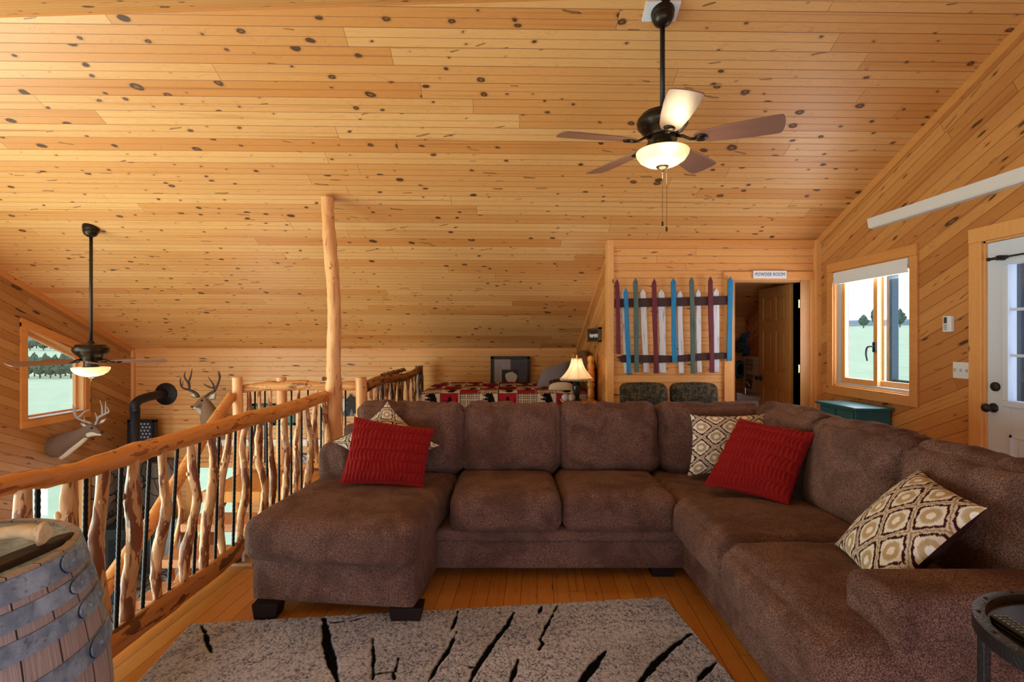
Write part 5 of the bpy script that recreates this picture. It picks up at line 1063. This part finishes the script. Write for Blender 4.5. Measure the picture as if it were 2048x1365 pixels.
def chair(x, y, label, src=None):
    if src: return dup(src, (x, y, 0), 0.0, label)
    t = thing('camouflage_chair', label, 'chair', (x, y, 0), 0, 'camouflage chairs against the wall')
    mk('backrest', cush((0, 0.06, 0.71), (0.475, 0.11, 0.46), 0.05, (0, 0.02, 0.018), 16, 31, 0.004, (math.radians(-6), 0, 0)), camo, t, local=True, smooth=True)
    mk('seat', cush((0, -0.22, 0.44), (0.48, 0.46, 0.12), 0.05, (0, 0, 0.02), 14, 32, 0.003), camo, t, local=True, smooth=True)
    for x_ in (-0.2, 0.2):
        for y_ in (-0.4, 0.05): mk('leg', tube([(x_, y_, 0), (x_*0.95, y_*0.95, 0.42)], [0.016, 0.02], 10), M['footdark'], t, local=True)
    return t
c1 = chair((1290.5-VX)/F*5.05, 5.05, 'camouflage upholstered chair under the left half of the picket panel')
chair((1393-VX)/F*5.05, 5.05, 'camouflage upholstered chair nearest the powder room door', c1)
# ------------------------------------------------------------------ bed
t = thing('bed', 'pine bed with turned headboard posts behind the sofa', 'bed', (0.0, 7.0, 0))
pine = woodtrim('honey_pine', (226, 162, 86), (206, 136, 60), kn=False, rough=0.3)
def turned(x, y, h): 
    pr = [(0.001, 0), (0.042, 0), (0.042, 0.30), (0.036, 0.33), (0.044, 0.36), (0.044, 0.60)]
    z = 0.60
    for dz, r in ((0.02, 0.034), (0.04, 0.046), (0.06, 0.034), (0.10, 0.046), (0.17, 0.040), (0.20, 0.034), (0.22, 0.047), (0.25, 0.047), (0.27, 0.036), (0.29, 0.046), (0.40, 0.046), (0.42, 0.034), (0.44, 0.044), (0.47, 0.046), (0.50, 0.034), (0.52, 0.042), (0.55, 0.047), (0.585, 0.038), (0.60, 0.001)): pr.append((r, z+dz*h/1.2*1.0))
    return lathe(pr, 20, (x, y, 0))
for y in (6.22, 7.72): mk('bed_post', turned(1.045, y, 1.2), pine, t, smooth='edge')
arch = [(6.26, 0.55), (6.26, 0.98)]+[(6.97-0.70*math.cos(a), 1.0+0.24*math.sin(a)) for a in np.linspace(0.1, PI-0.1, 15)]+[(7.68, 0.98), (7.68, 0.55)]
mk('headboard', prism(arch, 'x', 1.03, 1.065), woodtrim('walnut_arch', (120, 78, 44), (84, 52, 30), kn=False), t)
mk('mattress', cush((0.0, 7.0, 0.52), (1.98, 1.44, 0.28), 0.07, (0, 0, 0.01), 12, 41, 0.002), M['white'], t, smooth=True)
mk('bed_base', box(-0.98, 1.02, 6.30, 7.70, 0.12, 0.38), pine, t)
for x in (-0.95, 0.95):
    for y in (6.32, 7.62): mk('leg', box(x-0.03, x+0.03, y, y+0.06, 0, 0.12), pine, t)
# quilt: arc-length grid over the side, printed squares
qx = np.arange(-1.30, 1.001, 0.008); qs = np.arange(-0.42, 1.46, 0.008); QX, QS = np.meshgrid(qx, qs, indexing='ij'); x_ = QX.ravel(); s_ = QS.ravel()
zt = 0.752; r_ = 0.05
yy = np.where(s_ < 0, 6.235, np.where(s_ < r_*PI/2, 6.235+r_*(1-np.cos(np.clip(s_/r_, 0, PI/2))), 6.235+r_+s_-r_*PI/2)); zz = np.where(s_ < 0, zt-r_+s_, np.where(s_ < r_*PI/2, zt-r_+r_*np.sin(np.clip(s_/r_, 0, PI/2)), zt))
over = np.clip(-1.02-x_, 0, None); xx = np.where(over > 0, -1.02-over*0.35, x_); zz = zz-over*0.93-0.25*np.clip(-0.80-x_, 0, None)**2*1.0
zz = zz+0.006*(fbm(x_*6, s_*6, 3)-0.5)+0.004*np.abs(np.sin(x_*PI/0.235))*(s_ > 0)
sq = 0.235; ci = np.floor((x_+1.02)/sq).astype(int); ri = np.floor((s_+sq-0.03)/sq).astype(int); fu = (x_+1.02)/sq-ci; fv = (s_+sq-0.03)/sq-ri
kind = (ci+ri*2) % 3
colq = np.tile(L3((206, 194, 182)), (len(x_), 1))
redm = kind == 1; gm = kind == 2
colq[redm] = L3((158, 34, 58))
grid = (np.abs((fu*9) % 1-0.5) > 0.30) | (np.abs((fv*9) % 1-0.5) > 0.30); colq[gm & ~grid] = L3((70, 50, 50)); colq[gm & grid] = L3((200, 186, 172))
top_alt = gm & (ri % 2 == 0) & (ri > 1); pl_ = ((fu*4) % 1 < 0.5)*0.5+((fv*4) % 1 < 0.5)*0.5
colq[top_alt] = (L3((120, 22, 40))*(0.35+0.65*pl_[:, None]))[top_alt]
def ell(a, b, ra, rb): return ((fu-a)/ra)**2+((fv-b)/rb)**2 < 1
# bear seen on its side: back to the right, legs to the left
bear = ell(0.62, 0.55, 0.20, 0.36) | ell(0.52, 0.88, 0.22, 0.12) | ell(0.34, 0.90, 0.16, 0.05) | ell(0.36, 0.70, 0.20, 0.055) | ell(0.36, 0.36, 0.20, 0.055) | ell(0.34, 0.22, 0.20, 0.055) | ell(0.55, 0.16, 0.22, 0.12)
colq[(kind == 0) & bear] = L3((20, 18, 24))
deer = ell(0.48, 0.62, 0.09, 0.22) | ell(0.60, 0.45, 0.18, 0.09) | ell(0.28, 0.62, 0.22, 0.03) | ell(0.28, 0.52, 0.20, 0.03) | ell(0.78, 0.50, 0.09, 0.05) | ell(0.84, 0.38, 0.025, 0.12) | ell(0.84, 0.64, 0.025, 0.12)
colq[redm & deer] = L3((28, 18, 26))
seam = (fu < 0.02) | (fu > 0.98) | (fv < 0.02) | (fv > 0.98); colq[seam] = L3((60, 44, 50)); colq[((fu > 0.94) & ~seam)] = L3((204, 180, 178))
nq, mq = QX.shape; ii = np.arange(nq*mq).reshape(nq, mq); q4 = np.stack([ii[:-1, :-1], ii[1:, :-1], ii[1:, 1:], ii[:-1, 1:]], -1).reshape(-1, 4)
me = bpy.data.meshes.new('quilt'); me.from_pydata(np.column_stack([xx, yy-7.0, zz-0.3]).tolist(), [], q4.tolist()); me.update(); qo = bpy.data.objects.new('quilt', me); COL.objects.link(qo); qo.location = (0, 7.0, 0.3); me.materials.append(M['vc']); setcol(qo, colq)
so = qo.modifiers.new('thick', 'SOLIDIFY'); so.thickness = 0.008; so.offset = -1
for p in me.polygons: p.use_smooth = True
tag(qo, 'patchwork quilt with bears and deer in black, red and cream spread over the bed', 'quilt')
blue = plain('blue_grey_cotton', (136, 138, 164), 0.85, var=0.05)
pillow('bed_pillow', 'grey-blue pillow leaning at the head of the bed', 'pillow', [P(1082, 745, 7.2), P(1138, 722, 7.3), P(1145, 778, 6.9), P(1068, 784, 6.85)], 0.16, blue, 30, None, None, 0.05)
pillow('bed_pillow', 'quilted pillow with cream and red print lying in front of the grey-blue pillow', 'pillow', [P(1098, 762, 6.60), P(1150, 757, 6.60), P(1146, 785, 6.42), P(1096, 783, 6.42)], 0.13, M['vc'], 60, lambda U, V: np.where((V < 0.55)[:, None], np.where(((U*5) % 1 < 0.5)[:, None], L3((70, 26, 34)), L3((60, 58, 46))), L3((214, 206, 196))), None, 0.05)
# ------------------------------------------------------------------ framed tulip picture behind the bed
t = thing('framed_picture', 'black framed picture of a white tulip leaning behind the bed', 'picture', ((1020-VX)/F*7.93, 7.93, 0.55))
def fr_box(px0, px1, py0, py1, d, y0, y1): return box((px0-VX)/F*d, (px1-VX)/F*d, y0, y1, CAMZ-(py1-VY)/F*d, CAMZ-(py0-VY)/F*d)
D_ = 7.90
mk('frame', join(fr_box(981, 987.5, 713, 784, D_, 7.90, 7.935), fr_box(1053.5, 1060, 713, 784, D_, 7.90, 7.935), fr_box(981, 1060, 713, 719, D_, 7.90, 7.935), fr_box(981, 1060, 778, 784, D_, 7.90, 7.935)), plain('slate_black_frame', (34, 42, 50), 0.4), t, bevel=0.006)
mk('canvas', join(fr_box(986, 1021, 718, 779, D_, 7.915, 7.93)), plain('print_grey_pink', (166, 158, 172), 0.7, var=0.12, scale=14), t)
mk('canvas', join(fr_box(1021, 1055, 718, 779, D_, 7.915, 7.93)), plain('print_slate', (86, 84, 102), 0.7, var=0.2, scale=10), t)
mk('canvas', join(fr_box(1003.5, 1037, 740, 779, D_, 7.913, 7.929)), plain('print_charcoal', (54, 54, 66), 0.7, var=0.1, scale=10), t)
pet = []
for dx, dz, rx, rz_, sl in ((-5, 0, 5, 9, -0.25), (-2, -1, 5, 10, -0.1), (2, -2, 6, 10, 0.1), (6, 0, 5, 9, 0.25), (9, 2, 3.5, 8, 0.35)):
    pts = [(dx+rx*math.sin(a)+sl*rz_*math.cos(a), dz-rz_*math.cos(a)) for a in np.linspace(0, 2*PI, 18)[:-1]]
    pet.append(prism([((1021+a-VX)/F*D_, CAMZ-(756+b-VY)/F*D_) for a, b in pts], 'y', 7.908-0.0006*len(pet), 7.913))
mk('tulip', join(*pet), plain('tulip_white', (206, 206, 214), 0.6, var=0.06), t)
# ------------------------------------------------------------------ nightstand, lamp, small bowl, nook sign
t = thing('nightstand', 'small wooden nightstand under the lit lamp beside the bed', 'nightstand', (0.86, 5.95, 0))
mk('tabletop', box(0.66, 1.06, 5.76, 6.14, 0.655, 0.68), pine, t, bevel=0.005); mk('body', box(0.70, 1.02, 5.80, 6.10, 0.40, 0.655), pine, t)
for x in (0.70, 0.98):
    for y in (5.80, 6.06): mk('leg', box(x, x+0.04, y, y+0.04, 0, 0.40), pine, t)
LX, LY = (1153.5-VX)/F*5.95, 5.95
t = thing('table_lamp', 'lit table lamp with flared cream shade and beaded fringe by the bed', 'lamp', (LX, LY, 0.68))
mk('base', lathe([(0.001, 0), (0.05, 0), (0.05, 0.012), (0.033, 0.02), (0.036, 0.06), (0.05, 0.13), (0.052, 0.165), (0.040, 0.195), (0.022, 0.205), (0.030, 0.215), (0.012, 0.225), (0.012, 0.30), (0.001, 0.30)], 28), plain('dark_green_glaze', (30, 42, 40), 0.2), t, local=True, smooth='edge')
n = N('lamp_shade_cloth'); tl = n.n('BsdfTranslucent'); tl.inputs[0].default_value = s2l((250, 236, 214)); ms = n.n('MixShader'); ms.inputs[0].default_value = 0.55
n.b.inputs['Base Color'].default_value = s2l((240, 228, 212)); n.b.inputs['Roughness'].default_value = 0.9
n.L.new(n.b.outputs[0], ms.inputs[1]); n.L.new(tl.outputs[0], ms.inputs[2]); n.L.new(ms.outputs[0], n.t.nodes['Material Output'].inputs[0])
sp_ = [(0.062+0.128*(k/12)**1.9+0.0, 0.49-0.235*k/12) for k in range(13)]
shd = mk('shade', lathe(sp_[::-1]+[(sp_[0][0]-0.003, sp_[0][1])]+[(r-0.003, z) for r, z in sp_], 32), n.m, t, local=True, smooth=True)
for p in list(shd.data.polygons):
    pass
bm = bmesh.new(); bm.from_mesh(shd.data); bmesh.ops.delete(bm, geom=[f for f in bm.faces if len(f.verts) > 6], context='FACES'); bm.to_mesh(shd.data); bm.free()
mk('shade_ribs', join(*[tube([(r*math.cos(a)*1.004, r*math.sin(a)*1.004, z) for r, z in sp_], 0.0022, 5) for a in np.arange(8)*PI/4+PI/2]), plain('rib_cloth', (206, 188, 168), 0.8), t, local=True)
mk('fringe', join(lathe([(0.187, 0.250), (0.193, 0.250), (0.193, 0.260), (0.187, 0.260)], 40), *[ball((0.190*math.cos(a), 0.190*math.sin(a), 0.244-0.006*(k % 2)), 0.0065, 4) for k, a in enumerate(np.arange(56)*2*PI/56)]), plain('fringe_cream', (226, 216, 204), 0.7), t, local=True, smooth=True)
mk('finial', lathe([(0.001, 0.48), (0.012, 0.485), (0.006, 0.50), (0.012, 0.515), (0.008, 0.53), (0.001, 0.54)], 12), pine, t, local=True, smooth=True)
point('lamp_bulb', (LX, LY, 0.68+0.40), 3.2, (1.0, 0.90, 0.76), 0.03)
t = single('dish', join(*[ball(((1137+k*3-VX)/F*5.85, 5.85, 0.725), 0.045, 10, (1.0, 0.9, 0.95)) for k in (-2, 2)]), plain('pale_grey_shell', (176, 178, 190), 0.6), 'pale grey rounded shell-like piece on the nightstand by the lamp', 'ornament', smooth=True)
t = thing('nook_sign', 'small dark framed sign with white script high on the bed nook side wall', 'sign', (NX-0.01, 6.3, 1.36))
ya, yb = 5.98, 6.85
mk('frame', join(box(NX-0.03, NX-0.001, ya, ya+0.07, 1.36, 1.53), box(NX-0.03, NX-0.001, yb-0.07, yb, 1.36, 1.53), box(NX-0.03, NX-0.001, ya, yb, 1.51, 1.53), box(NX-0.03, NX-0.001, ya, yb, 1.36, 1.375)), plain('sign_frame_brown', (92, 66, 46), 0.6), t)
mk('board', box(NX-0.018, NX-0.002, ya+0.05, yb-0.05, 1.37, 1.52), plain('sign_black', (34, 30, 34), 0.6), t)
sc_ = []
for k in range(60):
    q = k/59; sc_.append((NX-0.02, yb-0.14-q*(yb-ya-0.28), 1.435+0.022*math.sin(q*58)+(0.03 if k in (3, 4, 30, 31, 44) else 0)))
mk('script', tube(sc_, 0.004, 5), M['white'], t)
# ------------------------------------------------------------------ pictures and shelf on the far wall seen through the railing
def slab(px0, px1, py0, py1, y0, y1, d=7.95): return fr_box(px0, px1, py0, py1, d, y0, y1)
single('wall_strip', join(slab(386, 706, 879, 892, 7.93, 7.98)), M['white'], 'pale horizontal strip on the far wall seen between the railing branches', 'wall strip', bevel=0.004)
t = thing('green_picture', 'dark framed green pane picture on the far wall behind the branches', 'picture', ((548-VX)/F*7.95, 7.95, 0.06))
mk('frame', join(slab(505, 510, 808, 851, 7.93, 7.975), slab(588, 593, 808, 851, 7.93, 7.975), slab(505, 593, 808, 812, 7.93, 7.975), slab(505, 593, 846, 851, 7.93, 7.975), slab(547, 551, 808, 851, 7.93, 7.975), slab(527, 529, 808, 851, 7.935, 7.975), slab(569, 571, 808, 851, 7.935, 7.975)), plain('frame_green_black', (44, 56, 46), 0.6), t)
mk('print', slab(508, 590, 810, 848, 7.955, 7.972), plain('print_green', (112, 146, 120), 0.7, var=0.3, scale=14), t)
t = thing('small_picture', 'small dark framed blue and white picture low on the far wall', 'picture', ((612-VX)/F*7.95, 7.95, -0.56))
mk('frame', join(slab(598, 601, 908, 929, 7.93, 7.975), slab(624, 627, 908, 929, 7.93, 7.975), slab(598, 627, 908, 910, 7.93, 7.975), slab(598, 627, 927, 929, 7.93, 7.975)), M['black'], t)
mk('print', slab(600, 625, 909, 928, 7.955, 7.972), plain('print_pale_blue', (160, 176, 206), 0.7, var=0.1), t)
mk('cross', join(xf(box(-0.09, 0.09, 7.950, 7.956, -0.006, 0.006), Matrix.Translation(((612-VX)/F*7.95, 0, CAMZ-(918-VY)/F*7.95)) @ Matrix.Rotation(0.7, 4, 'Y')), xf(box(-0.09, 0.09, 7.948, 7.954, -0.006, 0.006), Matrix.Translation(((612-VX)/F*7.95, 0, CAMZ-(918-VY)/F*7.95)) @ Matrix.Rotation(-0.7, 4, 'Y'))), plain('print_navy', (50, 62, 100), 0.7), t)
t = thing('log_shelf', 'half-log shelf under the small pictures on the far wall', 'shelf', ((610-VX)/F*7.9, 7.9, -0.62))
mk('shelf_log', tube([P(552, 938, 7.9), P(600, 936, 7.9), P(650, 937, 7.9), P(706, 936, 7.9)], [0.04, 0.045, 0.04, 0.04], 12, 0.2, 5), M['logx'], t, smooth='edge')
t = thing('horse_picture', 'cut-out picture of a white-faced horse and a dark horse on the far wall', 'picture', ((692-VX)/F*7.95, 7.95, 0.15))
def pp2(L_, y0, y1, d=7.95): return prism([((a-VX)/F*d, CAMZ-(b-VY)/F*d) for a, b in L_], 'y', y0, y1)
mk('backdrop', pp2([(679, 803), (706, 800), (706, 833), (679, 833)], 7.955, 7.975), plain('backdrop_blue', (108, 124, 142), 0.7, var=0.1), t)
mk('dark_horse', pp2([(692, 800), (699, 792), (700, 787), (703, 793), (712, 796), (716, 826), (706, 828), (703, 815), (697, 833), (692, 833), (694, 815)], 7.945, 7.957), plain('horse_dark', (42, 36, 38), 0.7), t)
mk('pale_horse', pp2([(679, 789), (684, 797), (690, 797), (694, 806), (690, 820), (684, 828), (679, 826)], 7.940, 7.95), plain('horse_pale', (210, 214, 222), 0.7, var=0.12, scale=20), t)
t = thing('wall_bracket', 'pale wooden block with a small white hooked pipe on the floor by the railing end', 'bracket', tuple(onz(487, 1128, 0.0)))
c_ = onz(487, 1130, 0.0); mk('block', box(c_.x-0.085, c_.x+0.07, c_.y-0.03, c_.y+0.09, 0, 0.022), plain('block_pale', (196, 164, 122), 0.5), t, bevel=0.003)
hp, hr = spline([(c_.x, c_.y, 0.02), (c_.x, c_.y, 0.06), (c_.x+0.02, c_.y, 0.085), (c_.x+0.06, c_.y, 0.09)], 0.010); mk('pipe', tube(hp, hr, 10), M['white'], t, smooth=True)
# ------------------------------------------------------------------ mounted deer
def bone(name, col): return plain(name, col, 0.5, var=0.15, scale=60)
def furmat(name, up, mid, low, axis_z0, axis_z1):
    n = N(name); o = n.obj(); f = n.noise(o, 90, 3); g = n.noise(o, 7, 3); c = n.mix(g, s2l(up), s2l(mid)); c = n.mix(n.math('MULTIPLY', f, 0.5), c, tuple(x*0.6 for x in s2l(mid)[:3])+(1,)); n.bump(f, 0.4, 0.004); return n.out(c, 0.85)
def remesh(o, vs=0.006):
    m = o.modifiers.new('fuse', 'REMESH'); m.mode = 'VOXEL'; m.voxel_size = vs; m.use_smooth_shade = True
    s = o.modifiers.new('soft', 'SMOOTH'); s.iterations = 4; s.factor = 0.5; return o
def px3(L_, d0):
    return [P(a, b, d0+(dd if len(r) else 0)) for a, b, *r in L_ for dd in [(r[0] if r else 0)]]
def antl(chains, mat, t, d0):
    sh = []
    for L_, R_ in chains:
        p_, q_ = spline(px3(L_, d0), R_, 5); sh.append(tube(p_, q_, 8, 0.1, 3))
    return mk('antler', join(*sh), mat, t, smooth=True)
def deer(name, label, loc, fur, pale, parts, d0):
    t = thing(name, label, 'mounted deer head', loc)
    sh = []
    for L_, R_ in parts['body']:
        p_, q_ = spline(px3(L_, d0), R_, 6); sh.append(tube(p_, q_, 16))
    b = remesh(mk('body', join(*sh), fur, t)); 
    for L_, R_ in parts['pale']:
        p_, q_ = spline(px3(L_, d0), R_, 6); o = mk('pale_fur', tube(p_, q_, 14), pale, t, smooth=True)
    for L_, s_ in parts['ears']:
        a, m_, c_ = px3(L_, d0); dv = (c_-a); sd = Vector((dv.z, 0, -dv.x)).normalized()*s_
        pts = [a-sd*0.3, m_-sd, c_, m_+sd, a+sd*0.3, m_+Vector((0, 0.02, 0))]
        v = [tuple(p) for p in pts]+[tuple(p+Vector((0, 0.012, 0))) for p in pts[:5]]
        e_ = mk('ear', (v, [(0, 1, 5), (1, 2, 5), (2, 3, 5), (3, 4, 5), (4, 0, 5), (0, 6, 7, 1), (1, 7, 8, 2), (2, 8, 9, 3), (3, 9, 10, 4), (4, 10, 6, 0), (6, 10, 9, 8, 7)]), fur, t, smooth=False)
        v2 = [tuple(a.lerp(c_, 0.15)+Vector((0, -0.004, 0))), tuple(m_-sd*0.6+Vector((0, -0.004, 0))), tuple(a.lerp(c_, 0.9)+Vector((0, -0.004, 0))), tuple(m_+sd*0.6+Vector((0, -0.004, 0)))]
        v3 = [(p[0], p[1]+0.006, p[2]) for p in v2]
        mk('inner_ear', (v2+v3, [(0, 1, 2, 3), (7, 6, 5, 4), (0, 4, 5, 1), (1, 5, 6, 2), (2, 6, 7, 3), (3, 7, 4, 0)]), pale, e_)
    for (a, b_, r_, dd) in parts['eye']: mk('eye', ball(tuple(P(a, b_, d0+dd)), r_, 8), M['black'], t, smooth=True)
    for (a, b_, r_, dd) in parts['nose']: mk('nose', ball(tuple(P(a, b_, d0+dd)), r_, 8, (1.2, 1, 0.9)), M['black'], t, smooth=True)
    for ch, mat in parts['antlers']: antl(ch, mat, t, d0)
    return t
grey_fur = furmat('whitetail_fur', (134, 110, 92), (104, 84, 72), None, 0, 1); mule_fur = furmat('mule_fur', (168, 138, 110), (128, 102, 80), None, 0, 1); palef = plain('pale_throat_fur', (206, 196, 182), 0.9, var=0.08, scale=60)
darkant = bone('dark_antler', (64, 46, 36)); greyant = bone('grey_antler', (168, 156, 150))
deer('mule_deer_mount', 'mounted mule deer head with dark forked antlers on the far wall beside the pipe collar', tuple(P(440, 846, 7.97)), mule_fur, palef, dict(
    body=[([(386, 814, -0.12), (391, 812, -0.10), (400, 806, -0.04), (408, 801, 0.0), (413, 797, 0.03)], [0.022, 0.032, 0.046, 0.062, 0.05]),
          ([(408, 800, 0.0), (412, 812, 0.05), (418, 828, 0.12), (426, 846, 0.2), (440, 862, 0.36)], [0.06, 0.09, 0.125, 0.16, 0.20])],
    pale=[([(395, 815, -0.03), (400, 821, 0.0), (405, 828, 0.05)], [0.026, 0.035, 0.03]), ([(387, 817, -0.125), (392, 816, -0.11)], [0.018, 0.022])],
    ears=[([(393, 796, 0.0), (387, 791, -0.01), (378, 788, 0.0)], 0.042), ([(416, 800, 0.0), (425, 794, -0.01), (432, 786, 0.0)], 0.058)],
    eye=[(403.3, 801.6, 0.016, -0.07)], nose=[(384.6, 814, 0.019, -0.125)],
    antlers=[([([(397, 796), (395.7, 791), (390, 785.5), (378.6, 780.5), (368, 777.6), (363, 774)], [0.022, 0.020, 0.019, 0.018, 0.014, 0.011]), ([(363, 775), (360.5, 764), (362, 755)], [0.012, 0.010, 0.004]), ([(363, 775), (365, 769), (366, 762)], [0.010, 0.008, 0.003]), ([(378.6, 780.5), (378.5, 772), (376.7, 766)], [0.016, 0.017, 0.016]), ([(376.7, 766), (370, 757), (369, 751), (370.5, 744)], [0.014, 0.012, 0.010, 0.004]), ([(376.7, 766), (381.4, 753), (384.3, 738)], [0.015, 0.012, 0.004])], darkant),
             ([([(409, 798), (411, 793.8), (420.5, 787), (430, 782)], [0.022, 0.020, 0.019, 0.018]), ([(430, 782), (436, 768), (440, 754), (437.8, 742)], [0.017, 0.015, 0.012, 0.004]), ([(438, 762), (438, 752), (435, 743)], [0.010, 0.008, 0.003]), ([(430, 782), (426, 769), (416.5, 754.5)], [0.014, 0.012, 0.004]), ([(428, 777.5), (416.7, 773.8), (407, 768)], [0.012, 0.011, 0.004])], darkant)]), 7.50)
deer('whitetail_deer_mount', 'mounted whitetail deer head with pale antlers on the left wall under the gable window', tuple(P(114, 900, 6.63)), grey_fur, palef, dict(
    body=[([(108, 893, 0.02), (118, 892, 0.0), (130, 886, 0), (143, 880, 0), (160, 871, 0), (174, 862, 0), (183, 857, 0)], [0.14, 0.15, 0.135, 0.105, 0.078, 0.062, 0.052]),
          ([(178, 854, 0), (185, 857, -0.01), (192, 861, -0.01), (199, 866, -0.01), (202, 867, -0.01)], [0.050, 0.052, 0.040, 0.028, 0.022])],
    pale=[([(121, 917, -0.03), (131, 910, -0.03), (143, 900, -0.02), (158, 888, -0.01), (172, 875, 0.0)], [0.024, 0.03, 0.032, 0.032, 0.03]), ([(176, 870, -0.02), (186, 868, -0.025), (196, 869, -0.02), (202, 870, -0.02)], [0.034, 0.030, 0.018, 0.012])],
    ears=[([(177, 854, -0.02), (168, 851, -0.03), (159, 846, 0.0)], 0.030), ([(197, 849, 0.0), (205, 843, -0.02), (214, 837, 0.0)], 0.028)],
    eye=[(183.5, 857, 0.014, -0.052)], nose=[(203.5, 866.3, 0.018, -0.02)],
    antlers=[([([(183, 850), (180, 846.5), (166.8, 842.3), (154.5, 836), (148.3, 826), (145.8, 810)], [0.017, 0.016, 0.015, 0.014, 0.012, 0.004]), ([(152.4, 834), (149.9, 821), (152.6, 810)], [0.011, 0.010, 0.003]), ([(154.5, 836), (162.7, 831), (168, 825), (180, 819.5)], [0.013, 0.012, 0.010, 0.003]), ([(163, 840), (169.5, 840.5), (167.5, 834)], [0.009, 0.008, 0.003])], greyant),
             ([([(190, 850), (193, 844.5), (194.3, 837), (190.4, 825)], [0.015, 0.013, 0.012, 0.003]), ([(194, 842), (197.5, 835), (210.9, 828), (218.6, 823.5)], [0.014, 0.015, 0.014, 0.010]), ([(204.7, 830), (204.4, 815.6), (199.6, 800)], [0.013, 0.011, 0.003]), ([(210.9, 827), (211.5, 814), (211.2, 802)], [0.011, 0.009, 0.003]), ([(218.6, 824), (216, 818), (213.5, 813.5)], [0.010, 0.008, 0.003])], greyant)]), 6.58)
